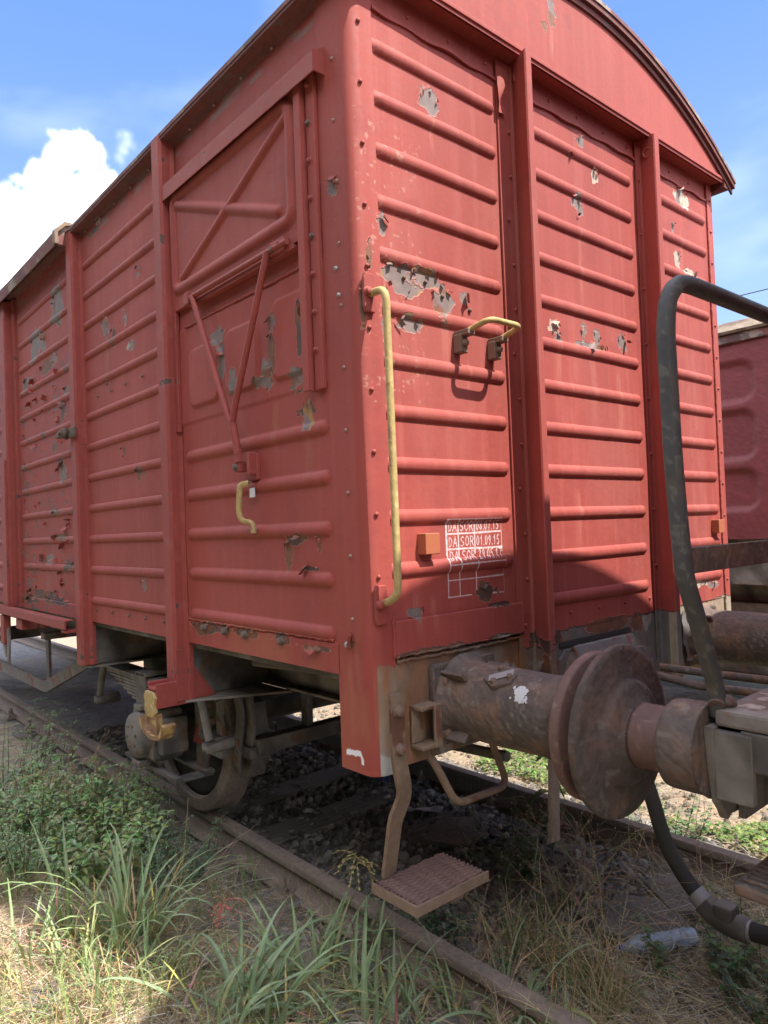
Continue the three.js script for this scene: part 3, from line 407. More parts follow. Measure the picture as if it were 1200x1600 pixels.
// ---- headstock (buffer beam)
const head = part(wagon, 'headstock', [bx(0.093, 2.447, 0.832, 1.178, -0.028, -0.002), bx(0.093, 2.447, 0.832, 0.845, -0.15, -0.02), bx(0.05, 2.49, 1.13, 1.178, -0.15, -0.03)], matEnd, onEnd);
part(wagon, 'floor', bx(0.02, 2.52, 1.10, 1.135, -10.5, -0.15), M.grime);
{ // draw-gear pocket under the middle sheet: cheek plates, painted-dark slot and rolled flap
  part(head, 'cheek_plate', [prismZ([[0.93, 0.86], [1.06, 0.86], [1.06, 1.085], [1.0, 1.085], [0.96, 1.05], [0.93, 1.0]], 0.0, 0.012, 0.002)], M.greypaint);
  part(head, 'cheek_plate', [prismZ([[1.42, 0.86], [1.56, 0.86], [1.56, 1.05], [1.5, 1.085], [1.42, 1.085]], 0.0, 0.012, 0.002)], M.greypaint);
  part(head, 'slot_dark', [bx(0.97, 1.5, 1.095, 1.118, 0.001, 0.004, 0.001), bx(1.06, 1.42, 0.88, 1.03, 0.001, 0.006, 0.001)], M.rubber);  // thin black plates paint in the dark of the slot and pocket
  part(head, 'flap_plate', [xf(bx(-0.22, 0.22, -0.04, 0.04, -0.008, 0.02, 0.012), new THREE.Matrix4().makeRotationX(-0.35).setPosition(1.25, 1.058, 0.03))], M.greypaint);
  for (const [x, y] of [[1.0, 1.0], [1.5, 1.04], [1.0, 0.92]]) place(head, 'bolt', hexBolt, M.bolt, [x, y, 0.012], ...FZ);
  part(head, 'torn_plate', crease(sheet(span(1.95, 2.08, 5), span(0.9, 1.16, 8), (u, v) => [u, v, 0.01 + 0.03 * noise(u * 20, v * 18)]), 25), M.greypaint);
}
// ---- white inspection plates, lamp blocks
// extra brake-rod hardware in front of the wheel
const mBlock = plain(0.34, 0.105, 0.05, 0.65);
part(wagon, 'lamp_block', [bx(0.215, 0.281, 1.508, 1.578, -0.01, 0.042, 0.003)], mBlock);
part(wagon, 'lamp_block', [bx(2.335, 2.40, 1.508, 1.578, -0.01, 0.042, 0.003)], mBlock);
// ---- yellow corner handrail
{
  const h = part(wagon, 'handrail', rod([[0.036, 2.342, 0.012], [0.030, 2.338, 0.1], [0.034, 1.388, 0.1], [0.04, 1.362, 0.014]], 0.0125, 0.045), M.yellow);
  for (const y of [2.345, 1.36]) { const o = []; for (const [a, b] of [[0.018, 0.062], [0.024, 0.045], [0.024, -0.045], [0.018, -0.062], [-0.018, -0.062], [-0.024, -0.045], [-0.024, 0.045], [-0.018, 0.062]]) o.push([0.034 + a, y + b]); part(h, 'mounting_plate', prismZ(o, 0.009, 0.022, 0.003), M.red); place(h, 'bolt', hexBolt, M.red, [0.022, y, 0.022], ...FZ).scale.setScalar(0.8); }
}
// ---- U-shaped grab handle on two clamps
{
  const h = part(wagon, 'grab_handle', rod([[0.452, 2.278, 0.045], [0.456, 2.300, 0.145], [0.628, 2.300, 0.145], [0.634, 2.278, 0.045]], 0.0105, 0.035), M.yellow);
  for (const x of [0.452, 0.634]) { part(h, 'clamp', [bx(x - 0.022, x + 0.016, 2.262, 2.284, 0, 0.07), bx(x - 0.026, x + 0.012, 2.205, 2.27, 0, 0.038)], M.bolt); place(h, 'bolt', hexBolt, M.bolt, [x - 0.006, 2.238, 0.038], ...FZ).scale.setScalar(0.7); }
}
// ---- foot step under the corner
{
  const s = part(wagon, 'foot_step', [strap([[0.085, 1.075, 0.012], [0.085, 0.87, 0.012], [0.098, 0.80, 0.015], [0.118, 0.745, 0.0], [0.098, 0.66, -0.03], [0.118, 0.46, -0.095]], 0.056, 0.014, V(0, 0.1, 1), 0.03)], M.brownstrap);
  const zig = (x, z) => { const w = z * 52 + Math.sin(x * 105) * 0.28, f = Math.abs((w - Math.floor(w)) - 0.5), w2 = z * 52 - Math.sin(x * 105) * 0.28 + 0.5, f2 = Math.abs((w2 - Math.floor(w2)) - 0.5); return 0.0075 * Math.max(sst(0.16, 0.05, f), sst(0.16, 0.05, f2) * 0.7); };
  part(s, 'tread', [bx(0.06, 0.378, 0.418, 0.446, -0.107, 0.1, 0.004), crease(sheet(span(0.066, 0.372, 60), span(-0.1, 0.094, 120), (x, z) => [x, 0.4455 + zig(x, z), z]), 80)], M.redbrown);
  part(s, 'tread_edge', [bx(0.054, 0.06, 0.416, 0.45, -0.11, 0.106, 0.002), bx(0.054, 0.384, 0.416, 0.45, 0.1005, 0.1065, 0.002)], M.brownstrap);
  part(s, 'tread_bracket', [bx(0.25, 0.31, 0.37, 0.42, -0.05, 0.06)], M.brownstrap);
  place(s, 'bolt', hexBolt, M.bolt, [0.085, 1.02, 0.02], ...FZ); place(s, 'bolt', hexBolt, M.bolt, [0.085, 0.90, 0.02], ...FZ);
}
// ---- channel bracket on the beam
part(wagon, 'channel_bracket', [bx(0.15, 0.235, 1.01, 1.024, 0, 0.06, 0.004), bx(0.15, 0.235, 0.885, 0.899, 0, 0.06, 0.004), bx(0.205, 0.235, 0.885, 1.024, 0.052, 0.066, 0.004), bx(0.15, 0.2, 0.9, 1.01, 0, 0.012)], M.brownstrap);
// ---- shunter's loop below the beam
part(wagon, 'hand_loop', rod([[0.235, 0.86, -0.02], [0.25, 0.80, 0.02], [0.325, 0.662, 0.025], [0.60, 0.655, 0.02], [0.545, 0.86, -0.02]], 0.0135, 0.05), M.brownstrap);
part(wagon, 'hanging_strap', strap([[0.905, 0.9, 0.01], [0.9, 0.62, 0.0], [0.887, 0.36, 0.0]], 0.055, 0.014, V(0, 0, 1)), M.rail);
// ---- buffers of the near wagon
function buffer(cx, name = 'buffer') {
  const b = part(wagon, name, [latheZ([[0.155, 0.02], [0.15, 0.03], [0.136, 0.045], [0.128, 0.07], [0.128, 0.2], [0.124, 0.4], [0.127, 0.405], [0.127, 0.43], [0.12, 0.435], [0.118, 0.452], [0.1, 0.455], [0.09, 0.45]], cx, 1.005, 44)], M.rust);
  part(b, 'base_plate', [prismZ([[cx - 0.145, 1.14], [cx - 0.155, 1.13], [cx - 0.155, 0.88], [cx - 0.145, 0.868], [cx + 0.145, 0.868], [cx + 0.155, 0.88], [cx + 0.155, 1.13], [cx + 0.145, 1.14]], 0, 0.024, 0.004)], M.rust);
  for (const [a, c] of [[-0.108, 0.083], [-0.108, -0.09], [0.108, 0.083], [0.108, -0.09]]) place(b, 'bolt', hexBolt, M.bolt, [cx + a, 1.0 + c, 0.024], ...FZ).scale.setScalar(1.15);
  for (const a of [0.7, 2.4, -0.7, -2.4]) part(b, 'gusset', xf(bx(0.1, 0.165, -0.006, 0.006, 0.022, 0.12, 0.003), new THREE.Matrix4().makeRotationZ(a).setPosition(cx, 1.005, 0)), M.rust);
  part(b, 'plunger', [latheZ([[0.098, 0.445], [0.098, 0.47], [0.11, 0.485], [0.125, 0.505], [0.19, 0.512], [0.206, 0.517], [0.213, 0.525], [0.213, 0.546], [0.206, 0.552], [0.12, 0.572], [0, 0.58]], cx, 1.005, 48)], M.redbrown);
  return b;
}
const buf = buffer(0.398), bufR = buffer(2.142);
{ // diamond plate with a pale tag, and a splash of white paint, on the near sleeve
  const m = new THREE.Matrix4().makeRotationZ(0.55).setPosition(0.398, 1.005, 0), d = (g) => xf(g, m.clone());
  part(buf, 'lug_plate', [d(prismY([[-0.05, 0.235], [-0.02, 0.18], [0.02, 0.18], [0.045, 0.235], [0.02, 0.29], [-0.02, 0.29]], 0.118, 0.136, 0.004))], M.rust);
  part(buf, 'metal_tag', [d(xf(bx(-0.014, 0.014, 0, 0.004, -0.042, 0.042, 0.0015), new THREE.Matrix4().makeRotationY(0.55).setPosition(0.0, 0.138, 0.245)))], M.zinc);
  for (const [a, z] of [[-0.03, 0.235], [0.03, 0.225], [0.0, 0.28]]) { const q = place(buf, 'bolt', hexBolt, M.bolt, V(a, 0.136, z).applyMatrix4(m).toArray(), 0, 0, 0.55); q.scale.setScalar(0.6); }
  const pos = [], r = rng(12), R = 0.1275; for (let i = 0; i < 60; i++) { const a = 0.95 + (r() + r() - 1) * 0.26, z = 0.34 + (r() + r() - 1) * 0.035, s = 0.003 + 0.007 * r(), P = (da, dz) => [0.398 - Math.sin(a + da / R) * R, 1.005 + Math.cos(a + da / R) * R, z + dz], k = 6, c = P(0, 0), q = (j) => { const A = j % k / k * 6.283, e = s * (0.6 + 0.8 * hsh(i, j % k)); return P(Math.cos(A) * e, Math.sin(A) * e); }; for (let j = 0; j < k; j++) pos.push(...c, ...q(j), ...q(j + 1)); }
  const g = new THREE.BufferGeometry(); g.setAttribute('position', new THREE.Float32BufferAttribute(pos, 3)); g.computeVertexNormals(); g.setAttribute('uv', new THREE.Float32BufferAttribute(new Float32Array(pos.length / 3 * 2), 2));
  const wp = part(buf, 'white_paint', g, M.paper, null); wp.userData.label = 'splash of white paint';
}
// ---- draw hook and screw coupling in the middle
{
  const h = part(wagon, 'draw_hook', [latheZ([[0.12, 0.0], [0.12, 0.03], [0.06, 0.06], [0.05, 0.2], [0.1, 0.22], [0.135, 0.25], [0.14, 0.27], [0.135, 0.285], [0.05, 0.3], [0, 0.3]], 1.1, 0.975, 30)], M.rust);
  part(h, 'coupling_link', [rod([[1.16, 1.0, 0.28], [1.2, 0.97, 0.45], [1.2, 0.98, 0.95]], 0.016)], M.rust); part(h, 'coupling_link', [rod([[1.3, 1.0, 0.24], [1.34, 0.99, 0.45], [1.32, 1.0, 0.95]], 0.016)], M.rust);
}
// ---- brake hose with its coupling head
{
  const h = part(wagon, 'brake_hose', [sweep(new THREE.CatmullRomCurve3([[0.95, 0.86, 0.05], [0.97, 0.85, 0.2], [0.99, 0.74, 0.3], [1.0, 0.6, 0.35], [1.0, 0.43, 0.405], [1.0, 0.325, 0.478], [1.0, 0.268, 0.54]].map((p) => V(...p))).getPoints(30), 0.027)], M.rubber);
  part(h, 'hose_clamp', [sweep([V(1, 0.30, 0.50), V(1, 0.275, 0.53)], 0.034)], M.zinc);
  part(h, 'coupling_head', [sweep(new THREE.CatmullRomCurve3([V(1, 0.275, 0.53), V(1, 0.25, 0.565), V(1, 0.235, 0.62), V(1, 0.235, 0.68)]).getPoints(8), 0.04), bx(0.965, 1.035, 0.225, 0.3, 0.57, 0.64, 0.015)], M.grime);
  part(h, 'second_hose', [sweep(new THREE.CatmullRomCurve3([V(1, 0.235, 0.66), V(1, 0.25, 0.76), V(0.99, 0.32, 0.86), V(0.97, 0.5, 0.95), V(0.96, 0.8, 0.98)]).getPoints(16), 0.03)], M.rubber);
  part(h, 'hose_clamp', [sweep([V(1, 0.236, 0.655), V(1, 0.238, 0.69)], 0.036)], M.zinc);
}

// ================================================================ the side of the near wagon (x = 0)
const SR = 0.1745, ribsSide = (a, b) => Array.from({ length: b - a + 1 }, (_, i) => 1.252 + (a + i) * SR);
const sd = (a, b, c, d) => Math.max(a, b, c, d);
const rrect = (z, y, z0, z1, y0, y1, r) => { const dx = Math.abs(z - (z0 + z1) / 2) - (z1 - z0) / 2 + r, dy = Math.abs(y - (y0 + y1) / 2) - (y1 - y0) / 2 + r; return Math.hypot(Math.max(dx, 0), Math.max(dy, 0)) + Math.min(Math.max(dx, dy), 0) - r; };
{ // near bay: four ribs, then the plated-over vent openings, then the hatch
  const us = uniq(span(-1.26, -0.16, 150)), vs = uniq([...span(1.128, 2.05, 200), ...span(2.05, 2.62, 90), ...span(2.62, 3.36, 24)]);
  const ribs = ribsSide(0, 4).map((y, i) => [1.256, 1.433, 1.604, 1.775, 1.944][i]), op = [[-1.16, -0.90, 2.15, 2.40], [-0.845, -0.6, 2.155, 2.41], [-0.50, -0.27, 2.15, 2.44]];
  part(wagon, 'side_panel', crease(sheet(us, vs, (z, y) => {
    let h = (fbm(z * 3 + 5, y * 2.2, 3) - 0.5) * 0.012; for (const r of ribs) { const t = Math.hypot(Math.max(-1.205 - z, 0, z + 0.205), y - r) / 0.0245; if (t < 1) h = Math.max(h, h + 0.014 * Math.pow(1 - t * t, 0.75)); }
    for (const o of op) { const d = rrect(z, y, ...o, 0.05); h += 0.011 * sst(0.004, -0.006, d) ; }
    if (y < 1.225) h += 0.004; if (y > 2.085 && y < 2.515) h += 0.004 * sst(2.085, 2.095, y) * sst(2.515, 2.505, y);
    return [-h, y, z];
  }), 60), matSide, onSide);
  const bead = (pts, seed, r0) => { const r = rng(seed), P = []; for (let i = 0; i < pts.length - 1; i++) { const a = V(...pts[i]), b = V(...pts[i + 1]), n = Math.ceil(a.distanceTo(b) / 0.012); for (let k = 0; k < n; k++) P.push(a.clone().lerp(b, k / n).add(V(-r() * 0.002, (r() - 0.5) * 0.005, 0))); } return sweep(P, r0 ?? 0.005); };
  part(wagon, 'weld_bead', bead([[-0.004, 2.515, -1.2], [-0.004, 2.512, -0.24]], 8), matSide, onSide);
  part(wagon, 'weld_bead', bead([[-0.004, 1.232, -1.25], [-0.006, 1.236, -0.17]], 9), matSide, onSide);
  for (const z of [-1.1, -0.92, -0.76, -0.5]) { const q = place(wagon, 'rusted_bolt', hexBolt, M.rust, [-0.004, 1.205, z], ...FX); q.scale.setScalar(0.9); }
}
// ---- hatch with pressed cross
const hatch = part(wagon, 'hatch', (() => {
  const us = span(-1.30, -0.245, 190), vs = span(2.6, 3.16, 112);
  const seg = (z, y, a, b) => { const dx = b[0] - a[0], dy = b[1] - a[1], t = clamp(((z - a[0]) * dx + (y - a[1]) * dy) / (dx * dx + dy * dy)); return Math.hypot(z - a[0] - dx * t, y - a[1] - dy * t); };
  const prof = (d, w, H) => d < w ? H * Math.pow(1 - (d / w) ** 2, 0.8) : 0;
  return [crease(sheet(us, vs, (z, y) => {
    const d = rrect(z, y, -1.262, -0.295, 2.665, 3.115, 0.06); let h = prof(Math.abs(d + 0.02), 0.025, 0.015);
    if (d < 0) { h = Math.max(h, prof(seg(z, y, [-1.20, 3.055], [-0.40, 2.74]), 0.022, 0.014), prof(seg(z, y, [-1.17, 2.725], [-0.335, 3.05]), 0.022, 0.014)); if (d < -0.03) h = Math.max(h, 0); }
    if (d > 0.014) h -= 0.004; h += (fbm(z * 4, y * 4 + 3, 3) - 0.5) * 0.006;
    return [-0.022 - h, y, z];
  }), 60), bx(-0.02, -0.004, 2.598, 3.16, -1.30, -0.245, 0.003)];
})(), matSide, onSide);
part(hatch, 'lower_rod', rod([[-0.045, 2.603, -1.07], [-0.045, 2.603, -0.32]], 0.011), M.red);
part(hatch, 'rod_sill', bx(-0.035, -0.004, 2.572, 2.592, -1.06, -0.30, 0.004), M.red);
part(hatch, 'rod_bracket', [bx(-0.046, -0.02, 2.58, 2.628, -0.435, -0.34, 0.005)], M.red);
place(hatch, 'bolt', hexBolt, M.rust, [-0.046, 2.60, -0.41], ...FX).scale.setScalar(0.6); place(hatch, 'bolt', hexBolt, M.red, [-0.046, 2.61, -0.365], ...FX).scale.setScalar(0.5);
part(hatch, 'rod_bracket', [bx(-0.058, -0.02, 2.575, 2.63, -1.1, -1.06, 0.006)], M.red);
// ---- drip ledge over the hatch, guides each side
part(wagon, 'drip_ledge', [prismZ([[-0.052, 3.165], [-0.052, 3.098], [-0.047, 3.098], [-0.047, 3.158], [0.0, 3.185], [0.0, 3.195]], -1.325, -0.125)], M.red);
part(wagon, 'drip_ledge_end', [prismZ([[-0.05, 3.165], [-0.05, 3.1], [0, 3.1], [0, 3.19]], -0.13, -0.124)], M.red);
{
  const g = part(wagon, 'hatch_guide', [bx(-0.03, 0, 2.07, 3.14, -0.246, -0.232, 0.003), bx(-0.036, -0.028, 2.07, 3.14, -0.268, -0.232, 0.003), bx(-0.018, 0, 2.07, 3.14, -0.222, -0.175, 0.004)], matSide, onSide);
  for (let y = 3.1; y > 2.08; y -= 0.128) { place(g, 'bolt', hexBolt, y * 100 % 3 < 1 ? M.rust : M.red, [-0.018, y, -0.205], ...FX).scale.setScalar(0.5); }
  const l = part(wagon, 'hatch_guide', [bx(-0.036, 0, 2.06, 3.15, -1.335, -1.318, 0.003), bx(-0.042, -0.034, 2.06, 3.15, -1.318, -1.292, 0.003), bx(-0.02, 0, 2.06, 2.6, -1.29, -1.262, 0.004)], M.red);
  part(l, 'gap_strip', [bx(-0.03, -0.004, 2.06, 2.59, -1.316, -1.294, 0.003), bx(-0.05, -0.03, 2.14, 2.34, -1.36, -1.33, 0.004)], M.greypaint);  // grey strips along the gap beside the guide
}
// ---- V-shaped hatch lever, catch and yellow handle
{
  const l = part(wagon, 'hatch_lever', [rod([[-0.05, 2.603, -1.035], [-0.058, 2.04, -0.735], [-0.058, 2.02, -0.715]], 0.0125), rod([[-0.05, 2.6, -0.44], [-0.06, 2.08, -0.69], [-0.058, 2.02, -0.715]], 0.0125, 0.04), rod([[-0.058, 2.03, -0.715], [-0.05, 1.9, -0.69]], 0.015), bx(-0.062, -0.042, 1.87, 1.92, -0.705, -0.675)], M.red);
  part(l, 'catch', [bx(-0.02, 0, 1.8, 1.90, -0.68, -0.61, 0.005), bx(-0.05, -0.018, 1.82, 1.905, -0.635, -0.615, 0.004), bx(-0.056, -0.018, 1.835, 1.875, -0.72, -0.68, 0.004)], M.red);
  place(l, 'bolt', hexBolt, M.rust, [-0.056, 1.853, -0.70], ...FX).scale.setScalar(0.7);
  part(l, 'handle', rod([[-0.03, 1.79, -0.655], [-0.055, 1.785, -0.68], [-0.06, 1.68, -0.685], [-0.055, 1.645, -0.67], [-0.03, 1.64, -0.635], [-0.03, 1.60, -0.63]], 0.0115, 0.025), M.yellow);
  part(wagon, 'white_sticker', bx(-0.0235, -0.021, 1.735, 1.771, -0.664, -0.626, 0.0008), M.paper);
}
// ---- side posts and further bays
function sidePost(z0, z1, D, y0) {
  const c = 0.012, p = part(wagon, 'side_post', [crease(prismY([[-D, z0 + c], [-D, z1 - c], [-D + c, z1], [-0.012, z1 + 0.0], [0.0, z1 + 0.02], [0.02, z1 + 0.02], [0.02, z0 - 0.015], [0, z0 - 0.015], [-D + c, z0]], y0, 3.40), 35)], M.red); return p;
}
const sp1 = sidePost(-1.385, -1.29, 0.06, 0.87), sp2 = sidePost(-2.63, -2.53, 0.055, 0.88);
part(wagon, 'side_panel', ribbed(-2.53, -1.385, 1.128, 3.36, ribsSide(0, 11), -2.47, -1.45, 0.0135, 0.0225, onX, 41), matSide, onSide);
for (const z of [-1.52, -1.74, -1.95, -2.18, -2.42]) place(wagon, 'rivet', rivetGeo, M.rust, [-0.003, 1.2, z], ...FX);
for (const z of [-2.3, -2.1, -1.9, -1.68]) place(wagon, 'rivet', rivetGeo, M.rust, [-0.004, 2.39, z], ...FX);
const door = part(wagon, 'sliding_door', [ribbed(-3.90, -2.69, 1.15, 3.36, ribsSide(1, 11), -3.83, -2.75, 0.013, 0.0225, onX, 51, (u, v, h) => h + 0.006)], matSide, onSide);
part(door, 'door_edge', [bx(-0.03, 0.0, 1.15, 3.36, -2.70, -2.665)], matSide, onSide);
part(door, 'bottom_rail', [bx(-0.02, 0.0, 1.13, 1.215, -3.9, -2.69)], matSide, onSide);
part(wagon, 'side_post', [bx(-0.075, 0, 1.13, 3.36, -4.13, -3.98, 0.012), bx(-0.03, 0, 1.13, 3.36, -3.98, -3.9, 0.006), bx(-0.09, -0.07, 1.13, 2.2, -4.12, -4.0, 0.006)], M.red);
part(wagon, 'side_panel', ribbed(-5.2, -4.13, 1.13, 3.36, ribsSide(0, 11), -5.15, -4.19, 0.0135, 0.0225, onX, 61), M.red, (g) => boxUV(g));
part(wagon, 'side_panel', ribbed(-10.5, -5.2, 1.13, 3.36, ribsSide(0, 11), -10.4, -5.3, 0.0135, 0.0225, onX, 71), M.red, (g) => boxUV(g));
{ // bolt latch on the second post
  const l = part(wagon, 'door_latch', [bx(-0.075, -0.055, 2.19, 2.25, -2.68, -2.51, 0.006), latheX([[0, -0.11], [0.022, -0.108], [0.03, -0.1], [0.03, -0.075], [0, -0.075]], 2.22, -2.62, 14), bx(-0.1, -0.06, 2.205, 2.235, -2.76, -2.66, 0.006)], M.rust);
  place(l, 'bolt', hexBolt, M.rust, [-0.11, 2.22, -2.62], ...FX).scale.setScalar(0.8);
}
// door track hood and bottom rail
part(wagon, 'door_track_hood', [prismZ([[-0.11, 3.325], [-0.115, 3.40], [-0.06, 3.455], [0.0, 3.46], [0, 3.45], [-0.055, 3.44], [-0.105, 3.395], [-0.102, 3.325]], -8, -2.62), prismZ([[-0.108, 3.33], [-0.112, 3.40], [-0.06, 3.452], [0, 3.456], [0, 3.36], [-0.03, 3.33]], -2.645, -2.622)], M.roof);
part(wagon, 'hood_end', [prismZ([[-0.118, 3.325], [-0.12, 3.402], [-0.062, 3.462], [-0.02, 3.464], [-0.02, 3.45], [-0.056, 3.44], [-0.1, 3.395], [-0.098, 3.325]], -2.64, -2.60)], M.brownstrap);
part(wagon, 'door_rail', [bx(-0.12, -0.108, 1.082, 1.135, -8, -2.62, 0.004), bx(-0.12, -0.06, 1.128, 1.135, -8, -2.64, 0.003), bx(-0.11, -0.02, 1.06, 1.078, -2.72, -2.63, 0.003)], M.red);
part(wagon, 'door_rail_bracket', [bx(-0.1, 0.1, 1.0, 1.07, -3.75, -3.6), bx(-0.11, -0.06, 0.86, 1.07, -4.15, -4.05)], M.red);
part(wagon, 'door_hook', [strap([[-0.09, 0.98, -4.0], [-0.1, 0.86, -3.95], [-0.1, 0.74, -3.97]], 0.05, 0.014, V(-1, 0, 0)), rod([[-0.08, 0.96, -4.4], [-0.1, 0.9, -4.1], [-0.1, 0.78, -4.02]], 0.012)], M.grime);

// ================================================================ underframe
for (const x of [0.44, 2.1]) part(wagon, 'solebar', [bx(x, x + 0.014, 0.885, 1.1, -10.4, -0.15), bx(x - 0.045, x + 0.014, 0.873, 0.886, -10.4, -0.15), bx(x - 0.045, x + 0.014, 1.085, 1.1, -10.4, -0.15)], M.grime);
function crossBearer(z, red) {
  part(wagon, 'cross_bearer', [prismY([[-0.02, z - 0.05], [-0.02, z + 0.05], [0.40, z + (red ? 0.26 : 0.1)], [0.40, z - (red ? 0.26 : 0.1)]], 0.862, 0.872), bx(0, 0.44, 0.872, 1.1, z - 0.006, z + 0.006)], M.grime);
}
crossBearer(-1.33, true); crossBearer(-2.58, false);
part(wagon, 'cross_bearer', [bx(0.45, 2.1, 0.86, 1.1, -2.6, -2.55), bx(0.45, 2.1, 0.86, 1.1, -1.36, -1.31), bx(0.45, 2.1, 0.7, 0.82, -2.9, -2.82), bx(0.45, 2.1, 0.86, 1.1, -4.2, -4.1)], M.grime);
{ // lashing bracket with a yellow nose and hook
  const b = part(wagon, 'lashing_bracket', [bx(-0.15, 0.02, 0.862, 0.962, -1.385, -1.37, 0.004), bx(-0.15, 0.02, 0.862, 0.962, -1.30, -1.285, 0.004), bx(-0.15, 0.02, 0.855, 0.87, -1.385, -1.285, 0.003), bx(-0.15, 0.0, 0.93, 0.945, -1.384, -1.286, 0.003)], M.red);
  part(b, 'gusset', [prismZ([[-0.06, 1.1], [-0.035, 1.1], [0.13, 0.872], [-0.06, 0.872]], -1.287, -1.278, 0.002)], M.red);
  part(b, 'nose', [prismX([[-1.398, 0.84], [-1.375, 0.815], [-1.305, 0.815], [-1.285, 0.84], [-1.292, 0.87], [-1.284, 0.905], [-1.305, 0.926], [-1.378, 0.926], [-1.4, 0.905], [-1.39, 0.87]], -0.162, -0.145, 0.004)], M.yellow);
  part(b, 'hook', [sweep(fillet([[-0.135, 0.80, -1.452], [-0.135, 0.752, -1.425], [-0.135, 0.728, -1.33], [-0.135, 0.742, -1.235], [-0.135, 0.80, -1.205]], 0.03), [[-0.009, -0.03], [0.009, -0.03], [0.009, 0.03], [-0.009, 0.03]]), bx(-0.15, -0.12, 0.73, 0.83, -1.38, -1.30, 0.004)], M.stepedge);
}
{ // wheels and axle
  for (const [z] of [[-2.25], [-7.9]]) for (const s of [1, -1]) {
    const cx = 1.27, o = (x) => cx - s * x; // distance from the track centre
    const w = part(wagon, 'wheel', [latheX([[0.05, o(0.79)], [0.1, o(0.80)], [0.105, o(0.775)], [0.13, o(0.765)], [0.37, o(0.775)], [0.415, o(0.785)], [0.415, o(0.715)], [0.37, o(0.715)], [0.13, o(0.73)], [0.1, o(0.66)], [0.05, o(0.66)]], 0.5, z, 56)], M.darkwheel);
    part(w, 'tyre', latheX([[0.412, o(0.79)], [0.418, o(0.818)], [0.425, o(0.82)], [0.485, o(0.82)], [0.497, o(0.812)], [0.499, o(0.76)], [0.503, o(0.725)], [0.52, o(0.71)], [0.528, o(0.70)], [0.52, o(0.688)], [0.425, o(0.686)], [0.412, o(0.70)]], 0.5, z, 64), M.rail);
    if (s > 0) part(w, 'axle', latheX([[0, 0.3], [0.06, 0.3], [0.06, 0.5], [0.085, 0.6], [0.08, 1.27], [0.085, 1.94], [0.06, 2.04], [0.06, 2.25], [0, 2.25]], 0.5, z, 20), M.grime);
  }
  const ab = part(wagon, 'axle_box', [bx(0.165, 0.36, 0.36, 0.645, -2.39, -2.11, 0.03), bx(0.2, 0.36, 0.40, 0.60, -2.44, -2.06, 0.015)], M.grime);
  part(ab, 'cover', [latheX([[0, 0.105], [0.085, 0.107], [0.118, 0.118], [0.128, 0.135], [0.13, 0.17], [0.145, 0.178], [0.145, 0.19], [0, 0.19]], 0.5, -2.25, 30)], M.grime);
  for (let i = 0; i < 6; i++) { const a = i * Math.PI / 3 + 0.2; place(ab, 'bolt', hexBolt, M.grime, [0.112, 0.5 + Math.sin(a) * 0.06, -2.25 + Math.cos(a) * 0.06], ...FX).scale.setScalar(0.5); }
  part(ab, 'lug', [bx(0.14, 0.2, 0.635, 0.67, -2.30, -2.2, 0.01), bx(0.12, 0.2, 0.33, 0.365, -2.3, -2.2, 0.01)], M.grime);
  const sp = part(wagon, 'leaf_spring', [bx(0.185, 0.315, 0.795, 0.812, -2.90, -1.60, 0.003)], M.grime);
  for (let i = 1; i < 9; i++) { const L = 0.65 - i * 0.066, y = 0.795 - i * 0.0185; part(sp, 'leaf', bx(0.187 + (i % 2) * 0.002, 0.313, y + 0.0015, y + 0.0175, -2.25 - L, -2.25 + L, 0.003), M.grime); }
  part(sp, 'buckle', [bx(0.165, 0.335, 0.63, 0.645, -2.31, -2.19), bx(0.165, 0.182, 0.63, 0.84, -2.31, -2.19), bx(0.318, 0.335, 0.63, 0.84, -2.31, -2.19), bx(0.165, 0.335, 0.822, 0.842, -2.32, -2.18)], M.grime);
  for (const z of [-2.93, -1.57]) part(sp, 'shackle', [rod([[0.2, 0.9, z - 0.1 * Math.sign(z + 2.25)], [0.2, 0.77, z], [0.2, 0.6, z + 0.07 * Math.sign(z + 2.25)]], 0.02), rod([[0.29, 0.9, z - 0.1 * Math.sign(z + 2.25)], [0.29, 0.77, z]], 0.02), latheX([[0, 0.17], [0.03, 0.172], [0.032, 0.32], [0, 0.322]], 0.57, z + 0.07 * Math.sign(z + 2.25), 12)], M.grime);
  part(wagon, 'spring_bracket', [bx(0.2, 0.43, 0.85, 1.05, -3.08, -2.9), bx(0.2, 0.43, 0.85, 1.05, -1.62, -1.46)], M.grime);
  // axle guard (W-iron) with its horn stay and peeling red paint
  const wg = part(wagon, 'axle_guard', [prismX([[-1.72, 0.87], [-1.95, 0.30], [-2.05, 0.30], [-2.06, 0.66], [-2.44, 0.66], [-2.45, 0.30], [-2.55, 0.30], [-2.78, 0.87]], 0.395, 0.411, 0.002)], M.grime);
  part(wg, 'horn_stay', [bx(0.37, 0.43, 0.30, 0.32, -2.6, -1.9, 0.004), bx(0.2, 0.42, 0.29, 0.302, -2.0, -1.90, 0.004), bx(0.2, 0.24, 0.295, 0.32, -2.6, -1.9, 0.004)], M.grime);
  part(wg, 'paint_scab', [crease(sheet(span(-2.0, -1.9, 5), span(0.45, 0.78, 12), (z, y) => [0.388 - 0.012 * noise(z * 40, y * 30), y, z + 0.03 * (noise(y * 22, 4) - 0.5) + (y - 0.6) * 0.3]), 25)], M.flake);
  // brake shoe, hanger and pull rods in front of the wheel
  const br = part(wagon, 'brake_shoe', [prismX([[-1.74, 0.72], [-1.69, 0.60], [-1.675, 0.5], [-1.69, 0.40], [-1.73, 0.30], [-1.66, 0.31], [-1.61, 0.42], [-1.60, 0.55], [-1.64, 0.70]], 0.49, 0.60, 0.008)], M.grime);
